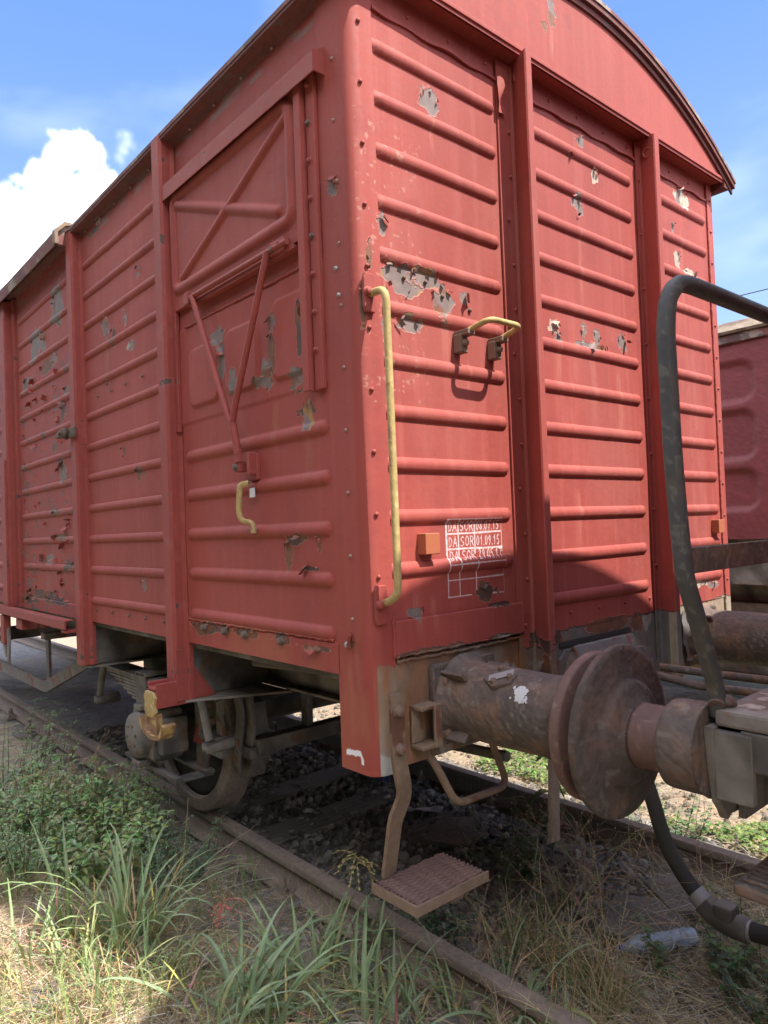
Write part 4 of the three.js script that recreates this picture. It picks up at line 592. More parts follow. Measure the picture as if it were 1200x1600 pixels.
  part(br, 'shoe_hanger', [prismX([[-1.58, 0.9], [-1.66, 0.9], [-1.66, 0.62], [-1.63, 0.5], [-1.56, 0.5], [-1.54, 0.62]], 0.46, 0.485, 0.006), bx(0.44, 0.62, 0.44, 0.5, -1.62, -1.54, 0.01)], M.grime);
  part(br, 'link', [strap([[0.33, 0.86, -1.78], [0.33, 0.62, -1.86], [0.33, 0.5, -1.78]], 0.05, 0.02, V(-1, 0, 0)), strap([[0.36, 0.82, -1.68], [0.36, 0.5, -1.70]], 0.05, 0.02, V(-1, 0, 0)), bx(0.31, 0.4, 0.52, 0.56, -1.86, -1.66, 0.012)], M.grime);
  for (const [y, z] of [[0.80, -1.70], [0.72, -1.74], [0.64, -1.70], [0.52, -1.72]]) place(br, 'pin', hexBolt, M.grime, [0.325, y, z], ...FX).scale.setScalar(1.1);
  part(br, 'pull_rod', [rod([[0.35, 0.83, -1.72], [0.36, 0.60, -1.66], [0.38, 0.47, -1.72]], 0.016), strap([[0.43, 0.88, -1.66], [0.43, 0.66, -1.60], [0.43, 0.42, -1.66], [0.46, 0.36, -1.7]], 0.06, 0.018, V(-1, 0, 0)), bx(0.34, 0.40, 0.44, 0.50, -1.79, -1.66, 0.012)], M.greypaint);
  part(wagon, 'brake_beam', [bx(0.48, 2.06, 0.46, 0.54, -1.6, -1.52, 0.01), rod([[1.1, 0.5, -1.5], [1.1, 0.55, -0.4]], 0.025), rod([[1.27, 0.62, -2.4], [1.27, 0.62, -6]], 0.025), bx(0.8, 0.84, 0.5, 0.9, -1.6, -1.54), bx(1.7, 1.74, 0.5, 0.9, -1.6, -1.54)], M.grime);
  part(wagon, 'air_pipe', [rod([[0.95, 0.85, 0.0], [0.95, 0.85, -0.6], [1.0, 0.95, -0.9], [1.0, 0.95, -9]], 0.02), latheZ([[0, -4.3], [0.17, -4.3], [0.18, -4.28], [0.18, -3.52], [0.17, -3.5], [0, -3.5]], 1.5, 0.85, 24)], M.grime);
  part(wagon, 'axle_box', [bx(2.18, 2.38, 0.36, 0.645, -2.39, -2.11, 0.03), bx(2.2, 2.33, 0.64, 0.8, -2.9, -1.6, 0.02)], M.grime);
  part(wagon, 'towing_eye', [boxUV(flat(new THREE.TorusGeometry(0.035, 0.009, 6, 18))).rotateX(Math.PI / 2 - 0.3).translate(0.08, 1.105, -0.78)], M.red);
  part(wagon, 'label_board', [xf(bx(-0.01, 0.01, -0.04, 0.055, -0.2, 0.2, 0.003), new THREE.Matrix4().makeRotationX(-0.06).setPosition(0.28, 1.04, -1.0))], M.wood);
  // trussing below the door
  part(wagon, 'truss_bar', [strap([[0.2, 0.87, -2.95], [0.2, 0.49, -4.15], [0.2, 0.49, -6.6], [0.2, 0.87, -7.8]], 0.085, 0.03, V(-1, 0, 0), 0.06), strap([[0.22, 0.9, -4.15], [0.22, 0.5, -4.15]], 0.07, 0.02, V(-1, 0, 0)), strap([[0.2, 0.9, -6.6], [0.2, 0.5, -6.6]], 0.06, 0.02, V(-1, 0, 0)), bx(0.18, 0.44, 0.85, 0.9, -4.2, -4.1)], M.greypaint);
}
// ---- curled flakes of paint lifting round the bare patches
function flakes(name, list, side, seed, n0) {
  const r = rng(seed), pos = [];
  for (const [cx, cy, rx, ry] of list) {
    const n = Math.max(2, Math.round((rx + ry) * n0));
    for (let i = 0; i < n; i++) {
      const a = r() < 0.75 ? 0.2 + r() * 2.75 : r() * 6.283, px = cx + Math.cos(a) * rx * 1.02, py = cy + Math.sin(a) * ry * 1.02, big = r() < 0.2 ? 2.3 : 1, w = (0.004 + r() * 0.009) * big, L = (0.006 + r() * 0.013) * big, dir = a + Math.PI + (r() - 0.5) * 1.2, tx = -Math.sin(dir), ty = Math.cos(dir);
      let rows = []; for (let k = 0; k <= 3; k++) { const t = k / 3, out = 0.002 + L * 0.75 * t * t, q = L * (t - 0.35 * t * t), ww = w * (1 - 0.55 * t * r()); rows.push([[px + Math.cos(dir) * q + tx * ww, py + Math.sin(dir) * q + ty * ww, out * (0.8 + 0.4 * r())], [px + Math.cos(dir) * q - tx * ww, py + Math.sin(dir) * q - ty * ww, out * (0.8 + 0.4 * r())]]); }
      for (let k = 0; k < 3; k++) { const [A, B] = rows[k], [C, D] = rows[k + 1]; for (const p of [A, B, D, A, D, C]) side ? pos.push(-p[2] - 0.004, p[1], p[0]) : pos.push(p[0], p[1], p[2] + 0.003); }
    }
  }
  const g = new THREE.BufferGeometry(); g.setAttribute('position', new THREE.Float32BufferAttribute(pos, 3)); g.computeVertexNormals(); g.setAttribute('uv', new THREE.Float32BufferAttribute(new Float32Array(pos.length / 3 * 2), 2));
  const m = part(wagon, name, g, side ? matSide : matEnd, side ? onSide : onEnd); m.userData.kind = 'stuff';
}
flakes('flaking_paint', CHIPS_END.filter((c) => c[1] > 1.2 && c[1] < 3.3), false, 21, 34); flakes('flaking_paint', CHIPS_SIDE, true, 22, 26);
{ const l = [], r = rng(5); for (let i = 0; i < 60; i++) l.push([-3.85 + r() * 1.1, 1.25 + r() * 1.5, 0.02, 0.02]); flakes('flaking_paint', l, true, 23, 60); }
// ================================================================ ground, sleepers, rails
const TRACK = 1.27;
function groundY(x, z) {
  const inT = sst(0.2, 0.42, x) * (1 - sst(2.05, 2.3, x)), left = sst(0.3, -0.7, x);
  let y = -0.185 + 0.03 * inT + 0.07 * left - 0.05 * sst(2.2, 2.9, x) - 0.03 * sst(0.16, 0.07, Math.abs(x - 0.43));
  if (Math.abs(x) < 8 && Math.abs(z) < 14) y += (fbm(x * 2.1 + 30, z * 2.1 + 30, 3) - 0.5) * 0.07 + (fbm(x * 9 + 30, z * 9 + 30, 3) - 0.5) * 0.035 * (1 + 0.2 * inT);
  return y;
}
const texGround = surface(10, 10, 140, -4, -7, (x, z, o) => {
  const a = fbm(x * 3 + 9, z * 3 + 9, 4), b = fbm(x * 14 + 3, z * 14, 4), c = fbm(x * 55, z * 55, 2), inT = sst(0.2, 0.5, x + (a - 0.5) * 0.6) * (1 - sst(2.05, 2.5, x + (a - 0.5) * 0.6)) * (1 - 0.8 * sst(-0.5, 0.3, z + (b - 0.5)));
  let q = mix3([0.24, 0.195, 0.15], [0.38, 0.30, 0.21], sst(0.4, 0.65, b)); if (x < -1.9) q = mix3(q, [0.075, 0.08, 0.04], 0.9 * sst(-1.9, -2.4, x)); if (x > 2.2) q = mix3(q, [0.30, 0.225, 0.155], sst(0.35, 0.6, b)); if (x > 0.5 && x < 2.3) q = mix3(q, [0.26, 0.225, 0.19], 0.7);  // unseen left ground darkened to weaken light bounced onto the wagon side
  q = mix3(q, mix3([0.15, 0.143, 0.138], [0.25, 0.24, 0.23], b), inT);
  const k = 0.65 + 0.7 * c; o[0] = q[0] * k; o[1] = q[1] * k; o[2] = q[2] * k; o[3] = 0.95; o[4] = b * 0.6 + c * 0.4;
});
{
  const far = [12, 20, 40, 90, 200, 420], us = uniq([...far.map((v) => -v), ...span(-8, -2.2, 20), ...span(-2.2, 4.2, 118), ...span(4.2, 8, 14), ...far]), vs = uniq([...far.map((v) => -v), ...span(-9, -5, 22), ...span(-5, 1.6, 120), ...span(1.6, 9, 20), ...far]);
  const g = sheet(us, vs, (x, z) => [x, groundY(x, z), z]); const p = g.attributes.position, u = g.attributes.uv; for (let i = 0; i < p.count; i++) u.setXY(i, (p.getX(i) + 4) / 10, (p.getZ(i) + 7) / 10);
  const m = new THREE.Mesh(g, matOf(texGround, 0.02)); m.name = 'ground'; m.receiveShadow = true; m.userData.kind = 'structure'; scene.add(m);
}
{
  const g = boxUV(bx(0.32, 2.4, -0.26, -0.136, -0.12, 0.12, 0.012));
  const s0 = new THREE.Mesh(g, M.wood);
  for (let i = 0; i < 16; i++) {
    const s = i ? s0.clone() : s0; s.name = numbered('sleeper'); s.position.set((hsh(i, 5) - 0.5) * 0.08, (hsh(i, 2) - 0.5) * 0.012 - (i > 5 ? 0.03 : 0.002), 0.61 - i * 0.62 + (hsh(i, 9) - 0.5) * 0.04); s.rotation.y = (hsh(i, 3) - 0.5) * 0.05; s.castShadow = s.receiveShadow = true; scene.add(s);
    tag(s, 'grey weathered wooden sleeper half sunk in the dark ballast between the rails', 'sleeper', 'sleepers under the near wagon');
  }
}
for (const [x, side, lab] of [[TRACK - 0.7525, -1, 'brown rusty rail under the near wheel, running from the grass to the foot step'], [TRACK + 0.7525, 1, 'brown rusty rail beyond the buffers, next to the sunlit weeds']]) {
  const pr = [[-0.062, -0.159], [0.062, -0.159], [0.062, -0.149], [0.02, -0.138], [0.009, -0.12], [0.0085, -0.055], [0.016, -0.044], [0.034, -0.037], [0.036, -0.032], [0.036, -0.01], [0.03, -0.002], [0.015, 0], [-0.015, 0], [-0.03, -0.002], [-0.036, -0.01], [-0.036, -0.032], [-0.034, -0.037], [-0.016, -0.044], [-0.0085, -0.055], [-0.009, -0.12], [-0.02, -0.138], [-0.062, -0.149]];
  const r = part(scene, 'rail', crease(prismZ(pr.map(([a, b]) => [x + a, b]), -60, 12), 40), M.rail); tag(r, lab, 'rail');
  for (let i = 0; i < 12; i++) { const z = 0.61 - i * 0.62 + (hsh(i, 9) - 0.5) * 0.04; for (const s of [-1, 1]) {
    const q = place(r, 'rail_bolt', hexBolt, M.rail, [x + s * 0.088, -0.118, z], 0, 0, 0); q.scale.set(1.35, 2.2, 1.35); part(q, 'clip', bx(-0.034 , 0.03, -0.022, 0.0, -0.035, 0.035, 0.006), M.rail); part(q, 'stud', lathe([[0.012, 0.014], [0.012, 0.028], [0, 0.029]], 8), M.rail); } }
}
// loose stones
function stoneGeo(seed) { const g = flat(new THREE.IcosahedronGeometry(1, 1)), p = g.attributes.position, v = V(); for (let i = 0; i < p.count; i++) { v.fromBufferAttribute(p, i); const k = 0.72 + 0.5 * noise(v.x * 1.9 + seed * 7, v.y * 1.9 + v.z * 2.3 + seed * 3); p.setXYZ(i, v.x * k, v.y * k * 0.72, v.z * k * 0.9); } g.computeVertexNormals(); return boxUV(crease(g, 28)); }
function scatter(name, geos, mat, n, seed, pick, extra) { // pick(r) -> [x, y, z, scale vec3, euler, colour] or null
  const r = rng(seed), lists = geos.map(() => []); for (let i = 0, k = 0; i < n * 4 && k < n; i++) { const q = pick(r); if (!q) continue; lists[k % geos.length].push(q); k++; }
  geos.forEach((g, gi) => {
    const L = lists[gi], im = new THREE.InstancedMesh(g, mat, L.length), m4 = new THREE.Matrix4(), e = new THREE.Euler(), qt = new THREE.Quaternion(), c = new THREE.Color();
    L.forEach(([x, y, z, s, rot, col], i) => { m4.compose(V(x, y, z), qt.setFromEuler(e.set(...rot)), V(...s)); im.setMatrixAt(i, m4); im.setColorAt(i, c.setRGB(...col)); });
    im.name = numbered(name); im.castShadow = im.receiveShadow = true; tag(im, extra, null, null, 'stuff'); scene.add(im);
  });
}
const mStone = new THREE.MeshStandardMaterial({ color: 0xffffff, roughness: 0.92, bumpMap: M.stone.bumpMap, bumpScale: 0.01 });
const gauss = (r) => (r() + r() + r() - 1.5) / 1.5;
scatter('ballast', [stoneGeo(1), stoneGeo(2), stoneGeo(3)], mStone, 19000, 31, (r) => {
  const x = 0.3 + r() * 2.2, z = 1.2 - r() * 6.2; if (z < -3 && r() < 0.4) return null; const nearR = Math.abs(x - 0.5175) < 0.09 || Math.abs(x - 2.0225) < 0.09; if (nearR) return null;
  const s = 0.005 + 0.027 * Math.pow(r(), 3); if (z > -0.1 && r() < 0.5) return null;
  const k = 0.13 + 0.42 * Math.pow(r(), 1.7); return [x, groundY(x, z) + s * 0.25, z, [s, s, s * (0.7 + 0.6 * r())], [r() * 6, r() * 6, r() * 6], [k * 1.05, k * 0.97, k * 0.9]];
}, 'small dark ash-covered stones between the rails');
scatter('gravel', [stoneGeo(4), stoneGeo(5)], mStone, 5200, 32, (r) => {
  const x = 0.46 - Math.abs(gauss(r)) * 0.62, z = 0.2 - r() * 4.6; if (Math.abs(x - 0.5175) < 0.075) return null; const s = (0.008 + 0.034 * Math.pow(r(), 2.4)) * (Math.abs(x - 0.43) < 0.06 ? 0.6 : 1); const k = 0.22 + 0.24 * r();
  return [x, groundY(x, z) + s * 0.3, z, [s, s, s * (0.7 + 0.6 * r())], [r() * 6, r() * 6, r() * 6], [k * 1.08, k * 0.97, k * 0.87]];
}, 'brown stones on the shoulder outside the near rail');
scatter('gravel', [stoneGeo(6)], mStone, 4200, 33, (r) => {
  const x = 2.2 + r() * 2.2, z = 1.2 - r() * 5.6, s = 0.006 + 0.022 * Math.pow(r(), 2.5), k = 0.19 + 0.17 * r(); return [x, groundY(x, z) + s * 0.25, z, [s, s, s], [r() * 6, r() * 6, r() * 6], [k * 1.1, k * 0.95, k * 0.78]];
}, 'pale gravel in the sun beyond the far rail');
// ---------------------------------------------------------------- dry straw lying on the ground
function strawGeo(seed, L, w) { const r = rng(seed), pos = []; let p = [0, 0, 0], a = r() * 6, up = 0.35 * r(); const row = []; for (let i = 0; i <= 4; i++) { row.push([p[0], p[1], p[2], w * (1 - 0.75 * i / 4)]); a += (r() - 0.5) * 0.9; up += (r() - 0.62) * 0.55; p = [p[0] + Math.cos(a * 0.3) * L / 4, p[1] + up * L / 4 * 0.6, p[2] + Math.sin(a * 0.3) * L / 4]; } for (let i = 0; i < 4; i++) { const A = row[i], B = row[i + 1]; pos.push(A[0], A[1], A[2] - A[3], B[0], B[1], B[2] - B[3], B[0], B[1] + 0.001, B[2] + B[3], A[0], A[1], A[2] - A[3], B[0], B[1] + 0.001, B[2] + B[3], A[0], A[1] + 0.001, A[2] + A[3]); } const g = new THREE.BufferGeometry(); g.setAttribute('position', new THREE.Float32BufferAttribute(pos, 3)); g.computeVertexNormals(); return g; }
const mStraw = new THREE.MeshStandardMaterial({ color: 0xffffff, roughness: 0.85, side: THREE.DoubleSide });
const strawCol = (r) => { const t = r(), k = 0.65 + 0.75 * r(); const c = t < 0.5 ? [0.56, 0.45, 0.28] : t < 0.7 ? [0.40, 0.28, 0.165] : [0.56, 0.52, 0.45]; return c.map((v) => v * k); };
const straws = [strawGeo(1, 0.16, 0.0019), strawGeo(2, 0.22, 0.0017), strawGeo(3, 0.12, 0.0026), strawGeo(4, 0.28, 0.002)];
scatter('straw', straws, mStraw, 30000, 41, (r) => {
  const x = -2.0 + r() * 2.55, z = 0.75 - r() * 3.6; const d = 0.4 - x; if (x > 0.3 && r() < 0.75 - 0.5 * sst(-1.0, -0.2, z)) return null; if (fbm(x * 2.5 + 5, z * 2.5, 3) < 0.3 + 0.16 * sst(-1.4, -2.4, z)) return null;
  return [x, groundY(x, z) + 0.005 + r() * r() * 0.07, z, [1, 1, 1].map((v) => 0.6 + 0.9 * r()), [(r() - 0.5) * 0.9, r() * 6.28, (r() - 0.5) * 0.7], strawCol(r)];
}, 'dry straw and dead grass matted on the ground in the foreground');
scatter('straw', straws, mStraw, 14000, 42, (r) => {
  const x = 0.5 + r() * 1.75, z = 1.1 - Math.abs(gauss(r)) * 1.5; if (r() > 0.25 + sst(-0.9, -0.1, z)) return null; if (Math.abs(x - 2.0225) < 0.07) return null;
  return [x, groundY(x, z) + 0.008 + r() * r() * 0.09, z, [1, 1, 1].map((v) => 0.6 + 0.9 * r()), [(r() - 0.5) * 1.1, r() * 6.28, (r() - 0.5) * 0.9], strawCol(r)];
}, 'dry straw between the rails in front of the foot step');
scatter('straw', straws, mStraw, 5200, 43, (r) => {
  const x = 2.1 + r() * 2.2, z = 1.0 - r() * 4.5; return [x, groundY(x, z) + 0.005 + r() * 0.03, z, [1, 1, 1].map((v) => 0.5 + 0.8 * r()), [(r() - 0.5) * 0.7, r() * 6.28, (r() - 0.5) * 0.6], strawCol(r).map((v) => v * 0.9)];
}, 'bleached straw on the sunlit ground beyond the far rail');

// ================================================================ plants
{ // fine tangled grass growing through the straw, too thick to count
  const fine = (seed, L, w, bend) => { const pos = [], r = rng(seed); let p = [0, 0, 0], el = 1.45, a = r() * 6.28; const rows = []; for (let i = 0; i <= 5; i++) { const t = i / 5, ww = w * (1 - t * 0.92); rows.push([[p[0] - Math.sin(a) * ww, p[1], p[2] + Math.cos(a) * ww], [p[0] + Math.sin(a) * ww, p[1], p[2] - Math.cos(a) * ww]]); p = [p[0] + Math.cos(a) * Math.cos(el) * L / 5, p[1] + Math.sin(el) * L / 5, p[2] + Math.sin(a) * Math.cos(el) * L / 5]; el -= bend * (0.3 + t) * (0.6 + 0.8 * r()); a += (r() - 0.5) * 0.5; } for (let i = 0; i < 5; i++) pos.push(...rows[i][0], ...rows[i + 1][0], ...rows[i + 1][1], ...rows[i][0], ...rows[i + 1][1], ...rows[i][1]); const g = new THREE.BufferGeometry(); g.setAttribute('position', new THREE.Float32BufferAttribute(pos, 3)); g.computeVertexNormals(); return g; };
  const geos = [fine(1, 0.2, 0.0022, 0.3), fine(2, 0.26, 0.0026, 0.45), fine(3, 0.16, 0.002, 0.2), fine(4, 0.3, 0.003, 0.55)], col = (r) => { const t = r(), k = 0.65 + 0.7 * r(); return (t < 0.42 ? [0.17, 0.27, 0.085] : t < 0.66 ? [0.30, 0.38, 0.13] : t < 0.9 ? [0.50, 0.39, 0.22] : [0.30, 0.19, 0.11]).map((v) => v * k); };
  scatter('fine_grass', geos, new THREE.MeshPhysicalMaterial({ color: 0xffffff, roughness: 0.6, transmission: 0.2, thickness: 0, side: THREE.DoubleSide }), 6500, 61, (r) => { const x = -1.7 + r() * 2.2, z = 0.35 - r() * 4.3; const m = fbm(x * 1.9 + 12, z * 1.9 + 3, 3) + 0.12 * sst(-1.6, -2.6, z) - 0.2 * sst(-0.05, 0.3, x) * sst(-0.75, -1.2, z); if (m < 0.42 + 0.12 * r()) return null; const s = 0.4 + 0.65 * r(); return [x, groundY(x, z) - 0.005, z, [s, s * (0.8 + 0.5 * r()), s], [(r() - 0.5) * 1.3, r() * 6.28, (r() - 0.5) * 0.8], col(r)]; }, 'fine tangled green and dry grass along the near side of the track');
  scatter('fine_grass', geos, new THREE.MeshPhysicalMaterial({ color: 0xffffff, roughness: 0.6, transmission: 0.2, thickness: 0, side: THREE.DoubleSide }), 1100, 62, (r) => { const x = 0.35 + r() * 1.0, z = 0.3 - r() * 0.6; if (z < -0.1 - 0.3 * (x - 0.3) + 0.1 * r() || fbm(x * 3, z * 3 + 8, 3) < 0.4 || (x > 0.95 && z > -0.25)) return null; const s = 0.5 + 0.8 * r(), c = col(r), dry = r() < 0.55; return [x, groundY(x, z) - 0.005, z, [s, s, s], [(r() - 0.5) * 1.0, r() * 6.28, (r() - 0.5) * 1.0], dry ? [0.48 * s, 0.37 * s, 0.21 * s] : c]; }, 'fine dry and green grass over the near rail at the bottom of the photo');
}
const leafMat = (o = {}) => new THREE.MeshPhysicalMaterial({ vertexColors: true, roughness: 0.5, transmission: 0.38, thickness: 0, side: THREE.DoubleSide, ...o });
const mLeaf = leafMat(), mDry = new THREE.MeshStandardMaterial({ vertexColors: true, roughness: 0.85, side: THREE.DoubleSide });
class Bld { // collects coloured triangles
  constructor() { this.p = []; this.c = []; }
  quad(a, b, c, d, ca, cb, cc, cd) { this.p.push(...a, ...b, ...c, ...a, ...c, ...d); this.c.push(...ca, ...cb, ...cc, ...ca, ...cc, ...cd); }
  tri(a, b, c, k) { this.p.push(...a, ...b, ...c); this.c.push(...k, ...k, ...k); }
  mesh(name, mat, parent) { const g = new THREE.BufferGeometry(); g.setAttribute('position', new THREE.Float32BufferAttribute(this.p, 3)); g.setAttribute('color', new THREE.Float32BufferAttribute(this.c, 3)); g.computeVertexNormals(); const m = new THREE.Mesh(crease2(g), mat); m.name = name; m.castShadow = m.receiveShadow = true; parent.add(m); return m; }
}
const crease2 = (g) => g;
const add = (a, b, s = 1) => [a[0] + b[0] * s, a[1] + b[1] * s, a[2] + b[2] * s];
const crossv = (a, b) => [a[1] * b[2] - a[2] * b[1], a[2] * b[0] - a[0] * b[2], a[0] * b[1] - a[1] * b[0]];
const norm = (a) => { const l = Math.hypot(...a) || 1; return [a[0] / l, a[1] / l, a[2] / l]; };
function blade(B, base, az, tilt, L, w, droop, col, r, rib = 0.75, n = 9) {
  let p = base, el = Math.PI / 2 - tilt; const seg = L / n, rows = [], tw = (r() - 0.5) * 0.9; let a = az;
  for (let i = 0; i <= n; i++) {
    const t = i / n, d = [Math.cos(a) * Math.cos(el), Math.sin(el), Math.sin(a) * Math.cos(el)], sdv = norm(crossv(d, [0, 1, 0])), nn = crossv(sdv, d), ang = tw * t, s2 = add([sdv[0] * Math.cos(ang), sdv[1] * Math.cos(ang), sdv[2] * Math.cos(ang)], nn, Math.sin(ang));
    const ww = w * (t < 0.12 ? 0.55 + 3.7 * t : Math.pow(1 - (t - 0.12) / 0.88, 0.7)) + 0.0004, fold = norm(crossv(s2, d));
    rows.push([add(add(p, s2, -ww), fold, ww * 0.3), add(p, s2, -ww * 0.14), add(p, s2, ww * 0.14), add(add(p, s2, ww), fold, ww * 0.3), t]);
    p = add(p, d, seg); el -= droop * (0.35 + 1.3 * t) / n * (0.9 + 0.2 * r()); a += (r() - 0.5) * 0.08;
  }
  for (let i = 0; i < n; i++) { const A = rows[i], C = rows[i + 1], k = 0.9 + 0.2 * r(), tip = A[4] > 0.85 && r() < 0.3; const e = tip ? [0.3, 0.22, 0.1] : col.map((v) => v * k), m = rib > 0 ? mix3(e, [0.42, 0.50, 0.32], rib * (1 - A[4] * 0.7)) : e; B.quad(A[0], C[0], C[1], A[1], e, e, m, m); B.quad(A[1], C[1], C[2], A[2], m, m, m, m); B.quad(A[2], C[2], C[3], A[3], m, m, e, e); }
  return rows;
}
function stem(B, pts, r0, r1, col) { const n = pts.length - 1; for (let i = 0; i < n; i++) { const a = pts[i], b = pts[i + 1], d = norm(add(b, a, -1)), s = norm(crossv(d, Math.abs(d[1]) > 0.9 ? [1, 0, 0] : [0, 1, 0])), u = crossv(s, d), ra = lerp(r0, r1, i / n), rb = lerp(r0, r1, (i + 1) / n); for (let k = 0; k < 4; k++) { const A = k * Math.PI / 2, C = (k + 1) * Math.PI / 2, P = (q, rr, an) => add(add(q, s, Math.cos(an) * rr), u, Math.sin(an) * rr); B.quad(P(a, ra, A), P(b, rb, A), P(b, rb, C), P(a, ra, C), col, col, col, col); } } }
function leaf(B, base, dir, up, L, w, col, bend = 0.3) { // a pointed, folded leaf
  const s = norm(crossv(dir, up)), n = norm(crossv(s, dir)), P = (t, a, h) => add(add(add(base, dir, t * L), s, a * w), n, h * L - bend * t * t * L); const dk = col.map((v) => v * 0.82), a0 = P(0, 0, 0), m1 = P(0.35, 0, 0), m2 = P(0.7, 0, 0), t1 = P(1, 0, 0);
  for (const q of [-1, 1]) { const e1 = P(0.3, q, 0.1), e2 = P(0.65, q * 0.75, 0.08); B.p.push(...a0, ...m1, ...e1); B.c.push(...dk, ...col, ...col); B.quad(m1, m2, e2, e1, col, col, dk, dk); B.p.push(...m2, ...t1, ...e2); B.c.push(...col, ...dk, ...col); }
}
const GREEN = [0.21, 0.33, 0.12], BLUEG = [0.23, 0.345, 0.19], LIGHT = [0.37, 0.48, 0.19], YELLOWG = [0.36, 0.38, 0.11], STRAW = [0.46, 0.35, 0.19];
function grassTuft(label, [x, z], o) {
  const r = rng(o.seed), t = thing('grass_tuft', label, 'grass tuft', [x, groundY(x, z) - 0.01, z], o.group), B = new Bld(), D = new Bld();
  for (let i = 0; i < o.n; i++) { const a = r() * 6.283, d = Math.sqrt(r()) * o.spread, az = (o.dir !== undefined && r() < (o.bias ?? 0.5)) ? o.dir + (r() - 0.5) * 1.4 : a + (r() - 0.5), k = 0.75 + 0.5 * r(), q = r() < (o.yellow ?? 0.1) ? YELLOWG : mix3(o.col ?? GREEN, LIGHT, r() * (o.light ?? 0.5)); blade(B, [Math.cos(a) * d, 0, Math.sin(a) * d], az, 0.08 + r() * (o.tilt ?? 0.6), o.L * (0.45 + 0.65 * r()), o.w * (0.6 + 0.6 * r()), (o.droop ?? 1.2) * (0.4 + r()), q.map((v) => v * k), r); }
  for (let i = 0; i < o.n * (o.dry ?? 0.5); i++) { const a = r() * 6.283, d = Math.sqrt(r()) * o.spread * 1.3; blade(D, [Math.cos(a) * d, 0, Math.sin(a) * d], r() * 6.283, 0.3 + r() * 1.1, o.L * (0.2 + 0.5 * r()), o.w * 0.45, 1.8 * r(), STRAW.map((v) => v * (0.5 + 0.8 * r())), r, 0, 6); }
  B.mesh('green_blades', mLeaf, t).userData.kind = 'stuff'; if (D.p.length) D.mesh('dead_blades', mDry, t).userData.kind = 'stuff'; return t;
}
function leafyWeed(label, [x, z], o) {
  const r = rng(o.seed), t = thing('leafy_weed', label, 'weed', [x, groundY(x, z) - 0.01, z], o.group), B = new Bld(), S = new Bld();
  for (let i = 0; i < o.n; i++) {
    const a = r() * 6.283, d = Math.sqrt(r()) * o.r, lean = (0.15 + 0.6 * r()) * (o.lean ?? 1), h = o.h * (0.45 + 0.6 * r()), pts = []; let p = [Math.cos(a) * d, 0, Math.sin(a) * d], el = 1.5 - lean * 0.5, az = a + (r() - 0.5) * 1.5;
    const N = 7; for (let k = 0; k <= N; k++) { pts.push(p); p = add(p, [Math.cos(az) * Math.cos(el), Math.sin(el), Math.sin(az) * Math.cos(el)], h / N); el += (r() - 0.6) * 0.25 * (o.curl ?? 1); az += (r() - 0.5) * 0.3; }
    stem(S, pts, 0.0032 * (o.st ?? 1), 0.0012 * (o.st ?? 1), mix3([0.11, 0.13, 0.05], [0.2, 0.12, 0.07], r()));
    for (let k = 1; k <= N; k++) for (let j = 0; j < o.leaves; j++) { const la = r() * 6.283, le = 0.9 * r() - 0.15, dir = [Math.cos(la) * Math.cos(le), Math.sin(le), Math.sin(la) * Math.cos(le)], c = mix3(o.col ?? GREEN, o.col2 ?? LIGHT, r() * r()).map((v) => v * (0.7 + 0.6 * r())), q = pts[k], s = (1.15 - 0.6 * k / N) * (0.6 + 0.7 * r()); const off = add(q, dir, o.petiole ?? 0.01); leaf(B, off, dir, [0, 1, 0], o.leafL * s, o.leafW * s, c, 0.25 + 0.3 * r()); }
  }
  S.mesh('stems', mDry, t).userData.kind = 'stuff'; B.mesh('leaves', mLeaf, t).userData.kind = 'stuff'; return t;
}
function dryWeed(label, [x, z], o) {
  const r = rng(o.seed), t = thing('dry_weed', label, 'dry weed', [x, groundY(x, z) - 0.01, z], o.group), S = new Bld(), H = new Bld();
  for (let i = 0; i < o.n; i++) {
    const grow = (p, az, el, h, rad, depth) => { const pts = [p], N = 6, col = mix3([0.32, 0.21, 0.12], [0.52, 0.40, 0.25], r()).map((v) => v * (0.7 + 0.5 * r())); for (let k = 1; k <= N; k++) { p = add(p, [Math.cos(az) * Math.cos(el), Math.sin(el), Math.sin(az) * Math.cos(el)], h / N); el += (r() - 0.5) * 0.22 - (o.arch ?? 0) * k / N; az += (r() - 0.5) * 0.4; pts.push(p); if (depth > 0 && k > 1 && r() < (o.branch ?? 0.7)) grow(p, az + (r() - 0.5) * 2.6, el - 0.35 - 0.4 * r(), h * (0.25 + 0.35 * r()), rad * 0.55, depth - 1); if (o.seeds && k > 2) for (let j = 0; j < o.seeds; j++) { const q = add(p, [(r() - 0.5) * 0.03, -0.012 * r(), (r() - 0.5) * 0.03]); leaf(H, q, norm([(r() - 0.5) * 0.5, -1, (r() - 0.5) * 0.5]), [1, 0, 0.2], 0.022 + 0.012 * r(), 0.005, mix3([0.34, 0.22, 0.10], [0.45, 0.33, 0.18], r()), 0); } } stem(S, pts, rad, rad * 0.35, col); if (o.heads && depth === 0) { for (let j = 0; j < 3; j++) leaf(H, p, norm([(r() - 0.5), 0.4 + r(), (r() - 0.5)]), [0.3, 0, 1], 0.009, 0.0035, [0.38, 0.28, 0.17], 0); } };
    const a = r() * 6.283, d = Math.sqrt(r()) * o.r; grow([Math.cos(a) * d, 0, Math.sin(a) * d], o.dir ?? r() * 6.283, 1.45 - (o.lean ?? 0.35) * r(), o.h * (0.6 + 0.5 * r()), o.rad ?? 0.0022, o.depth ?? 2);
  }
  S.mesh('stems', mDry, t).userData.kind = 'stuff'; if (H.p.length) H.mesh('seed_heads', mDry, t).userData.kind = 'stuff'; return t;
}
